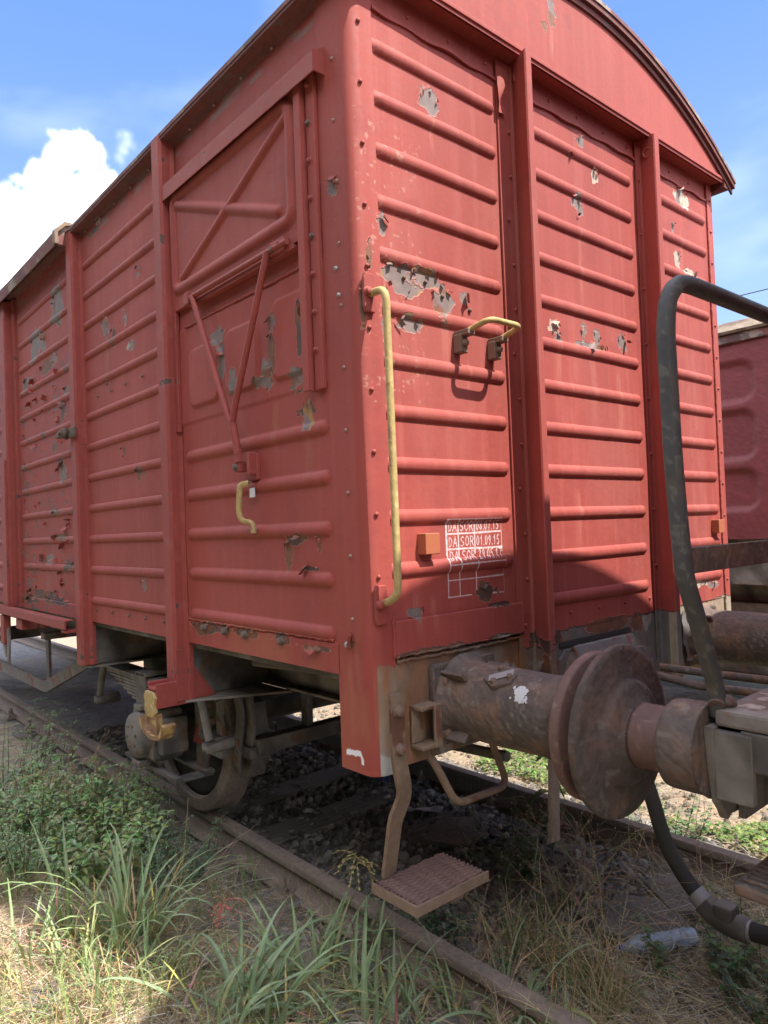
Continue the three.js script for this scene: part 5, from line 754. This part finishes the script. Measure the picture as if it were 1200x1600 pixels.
// --- grass
grassTuft('tallest light green grass tuft standing in the sun patch at the lower left', [-0.27, -1.38], { n: 46, L: 0.62, w: 0.0115, spread: 0.11, seed: 101, light: 1, yellow: 0.2, tilt: 0.7, droop: 1.8, dry: 1.4 });
grassTuft('narrow tuft of a few upright light blades left of the tallest grass tuft', [-0.44, -1.60], { n: 13, L: 0.6, w: 0.013, spread: 0.05, seed: 102, light: 0.9, tilt: 0.5, droop: 1.4, dry: 1 });
grassTuft('yellowing sunlit grass in the bottom left corner', [-0.52, -1.12], { n: 46, L: 0.36, w: 0.007, spread: 0.24, seed: 103, light: 1, yellow: 0.5, tilt: 0.8, droop: 1.6, dry: 2.6 });
grassTuft('short sunlit grass against the left edge of the photo', [-0.62, -1.5], { n: 40, L: 0.36, w: 0.007, spread: 0.22, seed: 104, light: 1, yellow: 0.4, tilt: 0.7, droop: 1.5, dry: 2.4 });
grassTuft('thin yellow-green grass below the tallest tuft', [-0.33, -1.02], { n: 30, L: 0.34, w: 0.007, spread: 0.18, seed: 105, light: 0.9, yellow: 0.5, tilt: 0.8, droop: 1.7, dry: 2.6 });
grassTuft('broad blue-green grass tuft with a pink seed head, at the bottom', [-0.15, -0.62], { n: 40, L: 0.55, w: 0.0135, spread: 0.18, seed: 106, col: BLUEG, light: 0.6, yellow: 0.08, tilt: 1.0, droop: 2.0, dry: 1, dir: 0.2, bias: 0.45 });
grassTuft('dense green grass tuft in front of the near rail', [0.1, -0.60], { n: 44, L: 0.40, w: 0.010, spread: 0.18, seed: 107, col: GREEN, light: 0.6, tilt: 0.8, droop: 1.6, dry: 0.9 });
grassTuft('green grass tuft below the foot step with long blades leaning right', [0.2, -0.33], { n: 24, L: 0.50, w: 0.012, spread: 0.12, seed: 108, col: BLUEG, light: 0.6, tilt: 0.95, droop: 1.5, dry: 0.8, dir: -0.6, bias: 0.6 });
grassTuft('mixed green and dry grass hiding the near rail at the bottom middle', [0.40, -0.06], { n: 20, L: 0.34, w: 0.008, spread: 0.2, seed: 112, col: BLUEG, light: 0.6, tilt: 1.0, droop: 1.8, dry: 4 });
grassTuft('grass with long dry blades lying across the near rail below the foot step', [0.34, -0.28], { n: 22, L: 0.36, w: 0.009, spread: 0.16, seed: 114, col: GREEN, light: 0.8, tilt: 1.0, droop: 1.8, dry: 1.6 });
grassTuft('mostly dead grass heaped over the near rail at the bottom edge', [0.52, 0.04], { n: 12, L: 0.42, w: 0.008, spread: 0.15, seed: 115, col: GREEN, light: 0.8, tilt: 0.9, droop: 1.7, dry: 7 });
grassTuft('blue-green grass with a broad arching blade, right of the bottom middle', [0.575, 0.06], { n: 11, L: 0.44, w: 0.0155, spread: 0.07, seed: 109, col: BLUEG, light: 0.5, tilt: 0.9, droop: 2.1, dry: 0.6 });
grassTuft('fine grass in the shade beside the rail left of the wheel', [0.06, -2.6], { n: 30, L: 0.34, w: 0.007, spread: 0.14, seed: 110, col: GREEN, light: 0.5, tilt: 0.7, droop: 1.6, dry: 0.8 });
grassTuft('small grass tuft between the weeds at the left edge', [-0.42, -2.2], { n: 34, L: 0.36, w: 0.006, spread: 0.2, seed: 111, col: GREEN, light: 0.8, tilt: 0.7, droop: 1.6, dry: 1.6 });
// --- leafy weeds on the left
const weedsL = [['green bushy weed highest at the left edge, in front of the truss bar', -0.22, -3.75, 0.62, 0.3, 201], ['pale green bushy weed at the left edge below the highest one', -0.34, -3.0, 0.46, 0.3, 202], ['bushy weed with broad light leaves in the middle of the left weeds', -0.06, -2.85, 0.42, 0.26, 203], ['mid green weed touching the rail below the axle box', 0.14, -2.65, 0.40, 0.2, 204], ['low green weed at the left edge above the sun patch', -0.42, -2.5, 0.34, 0.26, 205], ['light green weed right of the tall grass blades', -0.06, -2.2, 0.32, 0.22, 206]];
weedsL.forEach(([l, x, z, h, rr, s], i) => leafyWeed(l, [x, z], { n: 46, h: h * 1.05, r: rr * 1.1, leaves: i % 3 === 2 ? 5 : 8, leafL: i % 3 === 2 ? 0.066 : i % 2 ? 0.042 : 0.034, leafW: i % 3 === 2 ? 0.019 : i % 2 ? 0.011 : 0.008, seed: s, col: i % 2 ? [0.32, 0.44, 0.17] : [0.25, 0.40, 0.18], col2: [0.5, 0.58, 0.25] }));
leafyWeed('blue-green feathery weed against the near rail by the wheel', [0.19, -1.95], { n: 26, h: 0.36, r: 0.18, leaves: 8, leafL: 0.028, leafW: 0.0055, seed: 207, col: [0.2, 0.33, 0.2], col2: [0.32, 0.45, 0.26] });
leafyWeed('dark feathery weed in the shade right of the tallest grass tuft', [0.06, -1.75], { n: 20, h: 0.28, r: 0.16, leaves: 8, leafL: 0.026, leafW: 0.0055, seed: 208, col: [0.09, 0.165, 0.1], col2: [0.17, 0.27, 0.13] });
dryWeed('arching brown dead weed with hanging seeds in front of the axle box', [0.06, -3.0], { n: 7, h: 0.62, r: 0.12, seed: 301, arch: 0.18, seeds: 3, branch: 0.4, depth: 1, lean: 0.6, rad: 0.0028 });
dryWeed('dead brown weed leaning over the weeds at the left edge', [-0.35, -2.85], { n: 6, h: 0.42, r: 0.16, seed: 302, arch: 0.15, seeds: 2, branch: 0.4, depth: 1, lean: 0.9, rad: 0.0025 });
dryWeed('tan dead stems standing among the green weeds below the highest bush', [-0.12, -2.7], { n: 9, h: 0.5, r: 0.3, seed: 310, arch: 0.1, seeds: 2, branch: 0.5, depth: 1, lean: 0.8, rad: 0.0025 });
dryWeed('upright thin dry weed in the foreground left of the sun patch', [0.0, -1.55], { n: 5, h: 0.45, r: 0.16, seed: 308, branch: 0.3, depth: 1, lean: 0.8 });
// --- middle and right
leafyWeed('small blue-green weed with oval leaves at the front corner of the foot step', [0.4, -0.66], { n: 9, h: 0.40, r: 0.08, leaves: 3, leafL: 0.03, leafW: 0.011, seed: 209, col: BLUEG, col2: LIGHT });
leafyWeed('low dark weed on the ballast just right of the foot step', [1.42, -0.7], { n: 16, h: 0.34, r: 0.18, leaves: 6, leafL: 0.034, leafW: 0.011, seed: 210, col: [0.14, 0.24, 0.11], col2: [0.24, 0.34, 0.15] });
leafyWeed('small weed sprouting by the rail below the foot step', [0.72, -0.5], { n: 10, h: 0.22, r: 0.1, leaves: 5, leafL: 0.024, leafW: 0.009, seed: 214, col: [0.055, 0.12, 0.06], col2: [0.24, 0.34, 0.15] });
leafyWeed('dark leafy weed growing over the plastic bottle', [1.3, 0.36], { n: 8, h: 0.3, r: 0.16, leaves: 6, leafL: 0.036, leafW: 0.012, seed: 211, col: [0.14, 0.24, 0.11], col2: [0.24, 0.34, 0.15] });
leafyWeed('dark leafy weed in the bottom right corner', [1.28, 0.62], { n: 14, h: 0.3, r: 0.16, leaves: 6, leafL: 0.036, leafW: 0.013, seed: 212, col: [0.14, 0.24, 0.11], col2: [0.24, 0.34, 0.15] });
leafyWeed('dark weed behind the hose coupling beside the far rail', [2.2, -0.25], { n: 12, h: 0.3, r: 0.16, leaves: 6, leafL: 0.034, leafW: 0.013, seed: 213, col: [0.15, 0.25, 0.11], col2: [0.12, 0.2, 0.08] });
{ // one tall weed with large leaves
  const x = 1.66, z = -0.6, t = thing('tall_weed', 'single tall weed with large drooping leaves in front of the hanging strap', 'weed', [x, groundY(x, z), z]), B = new Bld(), S = new Bld(), pts = [[0, 0, 0], [0.01, 0.16, 0], [0.0, 0.32, 0.01], [0.015, 0.5, 0.01], [0.03, 0.66, 0.0]]; stem(S, pts, 0.006, 0.0025, [0.13, 0.16, 0.07]);
  for (const [k, az, el, L] of [[0.2, 2.6, 0.1, 0.13], [0.28, 0.2, -0.3, 0.14], [0.36, 3.4, 0.2, 0.16], [0.42, 0.9, -0.6, 0.14], [0.48, 5.6, 0.0, 0.12], [0.55, 3.0, 0.5, 0.13], [0.62, 1.0, 0.2, 0.1], [0.66, 4.2, 0.8, 0.07], [0.14, 4.4, 0.1, 0.12], [0.1, 1.6, 0.0, 0.11]]) leaf(B, [0.01, k, 0.005], [Math.cos(az) * Math.cos(el), Math.sin(el), Math.sin(az) * Math.cos(el)], [0, 1, 0], L, 0.026, mix3([0.17, 0.27, 0.13], [0.25, 0.36, 0.18], hsh(Math.round(k * 100), 3)), 0.55);
  S.mesh('stem', mDry, t); B.mesh('leaves', mLeaf, t);
}
dryWeed('tall branching dry weed with tiny seed heads between the buffers and the bottle', [0.92, 0.06], { n: 5, h: 0.6, r: 0.16, seed: 303, heads: 1, branch: 0.75, depth: 2, lean: 0.5 });
dryWeed('dry branching weed standing left of the bottle', [0.86, 0.22], { n: 6, h: 0.6, r: 0.14, seed: 304, heads: 1, branch: 0.7, depth: 2, lean: 0.7 });
dryWeed('thin dry weed in front of the far rail under the buffer plates', [1.35, -0.15], { n: 8, h: 0.5, r: 0.22, seed: 305, heads: 1, branch: 0.75, depth: 2, lean: 0.5 });
dryWeed('dry weed by the brake hose', [1.5, 0.1], { n: 7, h: 0.5, r: 0.2, seed: 306, heads: 1, branch: 0.7, depth: 2, lean: 0.6 });
dryWeed('short dry weed right of the foot step above the grass', [0.72, -0.2], { n: 9, h: 0.36, r: 0.16, seed: 307, heads: 1, branch: 0.7, depth: 2, lean: 0.8 });
dryWeed('low tangle of dry stems lying over the near rail at the bottom edge', [0.56, 0.02], { n: 16, h: 0.3, r: 0.2, seed: 311, heads: 1, branch: 0.8, depth: 2, lean: 1.3 });
dryWeed('pale dry stems over the near rail just in front of the foot step', [0.44, -0.30], { n: 10, h: 0.28, r: 0.14, seed: 312, heads: 1, branch: 0.8, depth: 2, lean: 1.2 });
dryWeed('dry brown grass stems leaning over the near rail beside its bolt', [0.33, -1.1], { n: 6, h: 0.4, r: 0.14, seed: 309, branch: 0.4, depth: 1, lean: 0.9, heads: 1 });
{ // grass flower heads
  const head = (name, label, x, z, top, col, n, L, seed) => { const r = rng(seed), t = thing(name, label, 'seed head', [x, groundY(x, z), z]), S = new Bld(), H = new Bld(), pts = []; for (let k = 0; k <= 8; k++) { const q = k / 8; pts.push([top[0] * q * q, top[1] * q, top[2] * q * q]); } stem(S, pts, 0.0028, 0.0012, [0.16, 0.2, 0.07]); const e = pts[8];
    for (let i = 0; i < n; i++) { const az = r() * 6.283, el = 0.9 - 1.3 * r(), h = -0.05 * r(), b = [e[0], e[1] + h, e[2]], P = [b]; let p = b, ee = el; for (let k = 0; k < 4; k++) { p = add(p, [Math.cos(az) * Math.cos(ee), Math.sin(ee), Math.sin(az) * Math.cos(ee)], L / 4); ee -= 0.35; P.push(p); for (let j = 0; j < 2; j++) leaf(H, p, norm([Math.cos(az) + (r() - 0.5), -0.5 * r(), Math.sin(az) + (r() - 0.5)]), [0, 1, 0], 0.014, 0.0032, col.map((v) => v * (0.75 + 0.5 * r())), 0.1); } stem(S, P, 0.0009, 0.0006, col); }
    S.mesh('stem', mDry, t); H.mesh('spikelets', mDry, t); };
  head('seed_head', 'pink-red grass seed head above the blue-green tuft at the bottom', -0.12, -0.78, [0.06, 0.30, -0.12], [0.48, 0.16, 0.13], 16, 0.085, 401);
  head('seed_head', 'pale yellow grass seed head at the left corner of the foot step', 0.14, -0.58, [0.13, 0.56, 0.12], [0.52, 0.42, 0.16], 11, 0.10, 402);
}
// --- sunlit ground cover beyond the far rail
{
  const B = new Bld(), r = rng(77); for (let i = 0; i < 15000; i++) { const x = 2.45 + r() * 1.9, z = 1.0 - r() * 4.2; const m = fbm(x * 1.6 + 3, z * 1.6 + 12, 3); if (m < 0.47 + 0.08 * sst(2.9, 2.5, x)) continue; const a = r() * 6.283, el = 0.1 + 0.8 * r(), y = groundY(x, z) + 0.01 + 0.075 * r() * sst(0.45, 0.6, m), c = mix3([0.10, 0.19, 0.035], [0.24, 0.33, 0.07], r()).map((v) => v * (0.75 + 0.5 * r())); leaf(B, [x, y, z], [Math.cos(a) * Math.cos(el), Math.sin(el), Math.sin(a) * Math.cos(el)], [0, 1, 0], 0.022 + 0.02 * r(), 0.011 + 0.006 * r(), c, 0.4); }
  const g = B.mesh('ground_cover', mLeaf, scene); tag(g, 'bright green creeping weeds on the sunlit ground beyond the far rail', null, null, 'stuff');
}
// ---------------------------------------------------------------- a belt of trees added out of view on the left: it keeps the low sky off the wagon's side
{
  const r = rng(91), card = new THREE.BufferGeometry(), pos = []; for (let i = 0; i < 9; i++) { const a = r() * 6.283, e = r() * 2 - 1, c = [(r() - 0.5) * 0.9, (r() - 0.5) * 0.7, (r() - 0.5) * 0.9], d = norm([Math.cos(a), e, Math.sin(a)]), s = norm(crossv(d, [0.2, 1, 0.1])), L = 0.34, w = 0.13; for (const q of [-1, 1]) pos.push(...c, ...add(add(c, d, L * 0.45), s, q * w), ...add(c, d, L)); }
  card.setAttribute('position', new THREE.Float32BufferAttribute(pos, 3)); card.computeVertexNormals();
  const trees = Array.from({ length: 13 }, (_, i) => [-7.4 - 1.6 * r(), -15 + i * 2.4 + r(), 7.2 + 2.2 * r(), 1.8 + 0.5 * r()]);
  scatter('added_tree_belt', [card], new THREE.MeshStandardMaterial({ color: 0xffffff, roughness: 0.8, side: THREE.DoubleSide }), 15000, 92, (q) => { const t = trees[Math.floor(q() * trees.length)], y = 0.2 + q() * t[2], w = t[3] * Math.sqrt(Math.max(0.06, 1 - Math.pow((y - t[2] * 0.42) / (t[2] * 0.6), 2))) * (0.8 + 0.4 * fbm(y * 1.3 + t[1], t[1], 2)), a = q() * 6.283, d = w * Math.sqrt(q()); const k = 0.7 + 0.6 * q(), s = 0.8 + 0.5 * q(); return [t[0] + Math.cos(a) * d, y - 0.2, t[1] + Math.sin(a) * d, [s, s, s], [q() * 6, q() * 6, q() * 6], [0.05 * k, 0.075 * k, 0.03 * k]]; }, 'unseen dark green trees added on the left to dim the low sky');
}
// ================================================================ litter
{
  const b = thing('plastic_bottle', 'crumpled clear blue plastic bottle with a dark blue cap lying in the weeds', 'bottle', [1.28, groundY(1.28, 0.2) + 0.05, 0.205]); b.rotation.y = -0.53;
  const prof = [[0.012, -0.17], [0.013, -0.155], [0.022, -0.14], [0.038, -0.115], [0.044, -0.09], [0.041, -0.075], [0.044, -0.06], [0.041, -0.03], [0.044, -0.015], [0.041, 0.01], [0.044, 0.03], [0.042, 0.06], [0.044, 0.09], [0.044, 0.13], [0.036, 0.15], [0.0, 0.146]]; const g = lathe(prof.map(([r, y]) => [r, y]), 28); const p = g.attributes.position; for (let i = 0; i < p.count; i++) { const x = p.getX(i), y = p.getY(i), z = p.getZ(i), k = 1 - 0.5 * noise(y * 34 + 3, Math.atan2(z, x) * 1.3 + 9) * sst(-0.13, -0.09, y); p.setXYZ(i, x * k, y, z * k); } g.rotateZ(-Math.PI / 2); const gg = crease(g, 12);
  part(b, 'bottle_body', gg, new THREE.MeshPhysicalMaterial({ color: new THREE.Color().setRGB(0.70, 0.82, 1), transmission: 0.5, thickness: 0, roughness: 0.1, ior: 1.45, side: THREE.DoubleSide }));
  part(b, 'cap', latheX([[0, -0.187], [0.0145, -0.186], [0.0155, -0.182], [0.0155, -0.163], [0, -0.162]], 0, 0, 20), plain(0.03, 0.06, 0.42, 0.4));
}
const crumple = (name, label, cat, pos, w, l, rot, mat, seed, amp = 0.02) => { const g = crease(sheet(span(-w / 2, w / 2, 5), span(-l / 2, l / 2, 9), (u, v) => [u * (0.8 + 0.4 * noise(v * 30 + seed, 1)), amp * (noise(u * 40 + seed, v * 30) + noise(u * 90, v * 70 + seed) * 0.5), v]), 20); const m = part(scene, name, boxUV(g), mat, null); m.position.set(...pos); m.rotation.y = rot; tag(m, label, cat); return m; };
crumple('plastic_scrap', 'pale grey torn plastic scrap on the ballast behind the foot step strap', 'litter', [1.6, groundY(1.6, -1.5) + 0.015, -1.5], 0.06, 0.24, 0.7, plain(0.42, 0.41, 0.43, 0.6), 3, 0.03);
crumple('paper_scrap', 'small white paper scrap on the dark ballast by the wheel', 'litter', [1.1, groundY(1.1, -2.0) + 0.02, -2.0], 0.07, 0.06, 0.3, plain(0.5, 0.49, 0.47, 0.8), 8, 0.04);
crumple('paper_scrap', 'tiny white scrap beside the near rail bolt', 'litter', [0.36, groundY(0.36, -1.15) + 0.02, -1.15], 0.05, 0.04, 1.3, plain(0.55, 0.55, 0.56, 0.8), 9, 0.02);
crumple('plastic_scrap', 'crumpled blue plastic scrap on the ballast beneath the corner post', 'litter', [1.75, groundY(1.75, -2.05) + 0.02, -2.05], 0.06, 0.07, 0.2, plain(0.06, 0.12, 0.36, 0.5), 11, 0.04);
const slab = (label, pts, y0, y1, pos, rot) => { const m = part(scene, 'stone_slab', crease(prismY(pts, y0, y1, 0.008), 30), M.stone); m.position.set(...pos); m.rotation.set(...rot); tag(m, label, 'stone slab'); };
slab('large flat grey stone slab beneath the hanging brake hose', [[-0.2, -0.12], [0.12, -0.16], [0.22, 0.02], [0.1, 0.15], [-0.17, 0.12]], -0.05, 0, [1.36, groundY(1.36, 0.08) + 0.06, 0.08], [0.06, 0.2, -0.03]);
slab('flat stone slab left of the large one, half under straw', [[-0.14, -0.1], [0.1, -0.13], [0.16, 0.04], [0.0, 0.12], [-0.13, 0.06]], -0.05, 0, [1.66, groundY(1.66, 0.1) + 0.055, 0.1], [0.05, 0.9, 0.04]);
slab('flat grey stone slab on the ballast behind the foot step', [[-0.2, -0.12], [0.1, -0.16], [0.2, 0.04], [0.05, 0.14], [-0.16, 0.1]], -0.06, 0, [1.5, groundY(1.5, -1.12) + 0.06, -1.12], [0.04, 0.3, 0.02]);
slab('pale rounded stone lying in the sun at the bottom left edge', [[-0.07, -0.04], [0.04, -0.06], [0.08, 0.02], [0.0, 0.06], [-0.06, 0.04]], -0.05, 0.01, [-0.66, groundY(-0.66, -1.2) + 0.035, -1.2], [0.05, 0.9, 0.04]);
{ const S = new Bld(); const t = thing('twig', 'forked bleached twig on the gravel outside the near rail', 'twig', [0.33, groundY(0.33, -1.55) + 0.035, -1.55]); const c = [0.33, 0.3, 0.27]; stem(S, [[-0.2, 0, -0.05], [-0.05, 0.02, 0.02], [0.08, 0.02, 0.04], [0.2, 0.03, 0.14]], 0.006, 0.003, c); stem(S, [[-0.02, 0.02, 0.03], [0.06, 0.05, -0.06], [0.1, 0.08, -0.13]], 0.004, 0.002, c); stem(S, [[0.08, 0.02, 0.04], [0.14, 0.05, -0.02], [0.2, 0.07, -0.06]], 0.003, 0.0015, c); S.mesh('wood', mDry, t); }
{ const S = new Bld(); const t = thing('twig', 'long straight dry stick lying in the straw beside the tallest grass tuft', 'twig', [-0.02, groundY(-0.02, -1.2) + 0.03, -1.25]); stem(S, [[-0.25, 0.01, -0.12], [0, 0.02, 0], [0.3, 0.01, 0.06]], 0.004, 0.003, [0.24, 0.19, 0.16]); S.mesh('wood', mDry, t); }

// ================================================================ the neighbouring wagon with an end platform (mostly outside the frame; its roof shades the near wagon)
{
  const n = thing('platform_wagon', 'dark grimy wagon with an end platform and black tube railing, at the right edge', 'railway wagon'), XL = 0.355, XR = 2.185, Z = 0.9;
  part(n, 'platform', [prismY([[XL, Z + 0.006], [XL + 0.008, Z], [XR, Z], [XR, 1.58], [XL, 1.58]], 1.078, 1.12, 0.008)], M.dusty);
  const pl = part(n, 'platform_weld', sweep([V(0.36, 1.128, 0.905), V(0.375, 1.14, 0.9), V(0.4, 1.13, 0.915), V(0.42, 1.122, 0.91)], 0.02), M.rust);
  part(n, 'railing', sweep(new THREE.CatmullRomCurve3([[0.383, 1.1, 0.9], [0.368, 1.18, 0.9], [0.341, 1.24, 0.9], [0.287, 1.36, 0.9], [0.242, 1.46, 0.9], [0.222, 1.6, 0.9], [0.21, 1.76, 0.9], [0.206, 1.917, 0.9], [0.204, 2.04, 0.9], [0.222, 2.12, 0.9], [0.265, 2.163, 0.9], [0.32, 2.178, 0.9], [0.45, 2.18, 0.9], [0.9, 2.18, 0.9], [1.3, 2.18, 0.9]].map((p) => V(...p)), false, 'catmullrom', 0.4).getPoints(70), 0.022), M.black);
  part(n, 'railing_bar', [bx(0.262, 2.2, 1.462, 1.526, 0.895, 0.907, 0.003)], M.rust);
  part(n, 'railing_post', [rod([[1.3, 2.18, 0.9], [1.3, 1.1, 0.9]], 0.02), rod([[2.1, 2.1, 0.9], [2.1, 1.1, 0.9]], 0.02)], M.black);
  for (const cx of [0.398, 2.142]) {
    const b = part(n, 'buffer', [latheZ([[0, 0.582], [0.13, 0.586], [0.215, 0.594], [0.238, 0.602], [0.241, 0.61], [0.238, 0.622], [0.22, 0.628], [0.15, 0.632], [0.143, 0.65], [0.128, 0.66], [0.108, 0.664], [0.093, 0.674], [0.088, 0.68]], cx, 1.005, 60)], M.greasy);
    part(b, 'shank', latheZ([[0.0, 0.676], [0.089, 0.677], [0.087, 0.69], [0.086, 0.775]], cx, 1.005, 44), M.redbrown);
    part(b, 'sleeve', latheZ([[0.086, 0.768], [0.104, 0.77], [0.114, 0.778], [0.116, 0.79], [0.116, 0.868], [0.12, 0.879], [0, 0.88]], cx, 1.005, 44), M.rust);
  }
  part(n, 'headstock', [bx(0.44, 2.1, 0.83, 1.078, 0.91, 0.93), bx(0.355, 2.185, 0.98, 1.077, 0.96, 1.3, 0.006)], M.grime);
  part(n, 'end_bracket', [crease(prismZ([[0.335, 1.078], [0.49, 1.078], [0.492, 0.99], [0.5, 0.93], [0.55, 0.875], [0.62, 0.85], [0.62, 0.83], [0.42, 0.845], [0.40, 0.835], [0.385, 0.86], [0.362, 0.885], [0.345, 0.98]], 0.88, 0.905, 0.004), 30), bx(0.345, 0.37, 0.9, 1.07, 0.9, 0.99)], M.grime);
  { const eb = n.children[n.children.length - 1]; for (const [x, y] of [[0.44, 1.02], [0.435, 0.92], [0.38, 0.96]]) place(eb, 'rivet', rivetGeo, M.zinc, [x, y, 0.88], -Math.PI / 2, 0, 0).scale.setScalar(1.1); }
  const st = part(n, 'step_tread', [bx(0.36, 0.62, 0.665, 0.70, 0.92, 1.2, 0.015)], M.rust);
  part(st, 'tread_bars', span(0.385, 0.6, 9).map((x) => bx(x - 0.005, x + 0.005, 0.7005, 0.709, 0.94, 1.18, 0.002)), M.rust);
  part(n, 'step_strap', [bx(0.6, 0.66, 0.68, 1.08, 1.19, 1.205)], M.grime);
  // body, roof and running gear
  part(n, 'body', [bx(0, 2.54, 1.13, 3.3, 1.58, 1.62), bx(0, 0.03, 1.13, 3.3, 1.62, 11), bx(2.51, 2.54, 1.13, 3.3, 1.62, 11), bx(0, 2.54, 1.10, 1.14, 1.58, 11), bx(0, 2.54, 1.13, 3.3, 10.96, 11)], M.red);
  const ar = (o) => span(-0.24, 2.70, 40).map((x) => [x, 3.86 + o - 0.31 * (x - 1.17) ** 2]);
  part(n, 'roof', [prismZ([...ar(0), ...ar(-0.03).reverse()], 1.46, 11.1)], M.roof);
  part(n, 'end_gable', [prismZ([[0, 3.3], [2.54, 3.3], ...span(2.54, 0, 24).map((x) => [x, 3.82 - 0.31 * (x - 1.27) ** 2])], 1.58, 1.61), prismZ([[0, 3.3], [2.54, 3.3], ...span(2.54, 0, 24).map((x) => [x, 3.82 - 0.31 * (x - 1.27) ** 2])], 10.95, 10.98)], M.red);
  part(n, 'solebar', [bx(0.44, 0.46, 0.85, 1.1, 1.3, 11), bx(2.08, 2.1, 0.85, 1.1, 1.3, 11)], M.grime);
  for (const z of [3.4, 8.6]) for (const s of [1, -1]) part(n, 'wheel', latheX([[0.06, 1.27 - s * 0.80], [0.49, 1.27 - s * 0.815], [0.5, 1.27 - s * 0.72], [0.525, 1.27 - s * 0.70], [0.52, 1.27 - s * 0.685], [0.06, 1.27 - s * 0.70]], 0.5, z, 36), M.rail);
}
// ================================================================ the wagon on the next track
{
  const X = 4.6, b = thing('shaded_wagon', 'red wagon with pressed rounded panels, its shade painted as darker red, on the next track at the right', 'railway wagon');
  const us = uniq(span(-2.4, 0.9, 150)), vs = uniq(span(1.40, 3.06, 90)), mShadePaint = matOf(tileTex((x, y, o) => { const a = fbm(x * 4, y * 4, 4, 4), b = fbm(x * 30, y * 30, 3, 30); const q = mix3([0.155, 0.032, 0.036], [0.2, 0.043, 0.046], a), k = 0.85 + 0.3 * b; o[0] = q[0] * k; o[1] = q[1] * k; o[2] = q[2] * k; o[3] = 0.6; o[4] = b; }, 256), 0.003);  // red darkened to put the deep shade into this wagon's paint
  part(b, 'pressed_side', crease(sheet(us, vs, (z, y) => { let h = 0; for (const [za, zb] of [[-2.2, -1.62], [-1.5, -0.64], [-0.45, 0.3]]) for (const [ya, yb] of [[2.50, 2.86], [2.03, 2.46], [1.62, 1.98]]) { const d = rrect(z, y, za, zb, ya, yb, 0.12); h = Math.max(h, 0.035 * sst(0.0, -0.045, d)); } return [X + h + (fbm(z * 2, y * 2, 3) - 0.5) * 0.015, y, z]; }), 60), mShadePaint);
  part(b, 'side_wall', [bx(X, X + 0.03, 1.40, 3.06, -9, -2.4), bx(X, X + 0.03, 1.40, 3.06, 0.9, 6), bx(X + 2.6, X + 2.63, 1.40, 3.06, -9, 6), bx(X, X + 2.63, 1.40, 3.06, -9.03, -9), bx(X, X + 2.63, 1.40, 3.06, 6, 6.03)], mShadePaint);
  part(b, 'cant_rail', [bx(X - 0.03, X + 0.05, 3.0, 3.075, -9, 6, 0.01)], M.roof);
  const pale = matOf(tileTex((x, y, o) => { const a = fbm(x * 6, y * 6, 5, 6), c = fbm(x * 30, y * 30, 3, 30); let q = mix3([0.19, 0.15, 0.11], [0.26, 0.21, 0.16], c); q = mix3(q, [0.13, 0.08, 0.06], sst(0.5, 0.56, fbm(x * 12, y * 5, 4, 12)) * 0.8); const k = 0.8 + 0.4 * c; o[0] = q[0] * k; o[1] = q[1] * k; o[2] = q[2] * k; o[3] = 0.9; o[4] = c; }, 256), 0.004);
  part(b, 'roof_edge', [prismZ([[X - 0.05, 3.075], [X - 0.06, 3.095], [X + 0.03, 3.185], [X + 0.4, 3.26], [X + 1.3, 3.30], [X + 2.2, 3.26], [X + 2.68, 3.10], [X + 2.68, 3.075]], -9.05, 6.05)], pale);
  part(b, 'solebar', [bx(X + 0.1, X + 0.16, 1.02, 1.40, -9, 6), bx(X + 2.4, X + 2.46, 1.02, 1.40, -9, 6), bx(X + 0.05, X + 2.5, 1.36, 1.41, -9, 6)], M.grime);
  for (const z of [-6.8, -4.9, 2.2, 4.1]) for (const x of [X + 0.55, X + 1.98]) part(b, 'wheel', latheX([[0.06, x], [0.46, x - 0.01], [0.5, x + 0.06], [0.5, x + 0.12], [0.06, x + 0.13]], 0.46, z, 30), M.rail);
  part(b, 'added_dark_frame', [prismX([[-2.3, 0.55], [-1.9, 0.25], [0.9, 0.25], [1.4, 0.55], [1.2, 0.85], [-2.1, 0.85]], X + 0.3, X + 0.42, 0.01), bx(X + 0.42, X + 2.2, 0.15, 1.3, -2.2, 1.3, 0.02)], M.grime);  // dark frame and box added to black out the bright ground behind
  part(b, 'brake_rigging', [bx(X + 0.2, X + 2.4, 0.5, 0.75, -1.6, -1.45), bx(X + 0.2, X + 2.4, 0.45, 1.0, -0.2, 0.1), bx(X + 0.12, X + 0.18, 0.55, 0.62, -4, 2), bx(X + 1.2, X + 1.5, 0.4, 1.3, -4.5, 3)], M.grime);
}
{ // overhead wire
  const w = thing('overhead_wire', 'thin dark wire across the sky above the wagon on the next track', 'wire'); const P = []; for (let i = 0; i <= 24; i++) { const t = i / 24; P.push(V(15.0 + 0.9 * t * 1.2, 6.5 + 0.02 * Math.sin(t * 3.14), -9 + t * 14)); }
  part(w, 'wire', sweep(P, [[0.012, 0], [0, 0.012], [-0.012, 0], [0, -0.012]]), M.rubber);
  for (const z of [-9, 5]) part(w, 'mast', [lathe([[0.14, -0.2], [0.09, 7.2], [0, 7.22]], 12).translate(z < 0 ? 15.6 : 16.7, 0, z), bx(z < 0 ? 14.9 : 16.0, z < 0 ? 15.6 : 16.7, 6.45, 6.55, z - 0.04, z + 0.04)], M.grime);
}
scene.traverse((o) => { if (o.isMesh) { o.castShadow = true; o.receiveShadow = true; } });
renderer.setSize(768, 1024);
renderer.render(scene, camera);
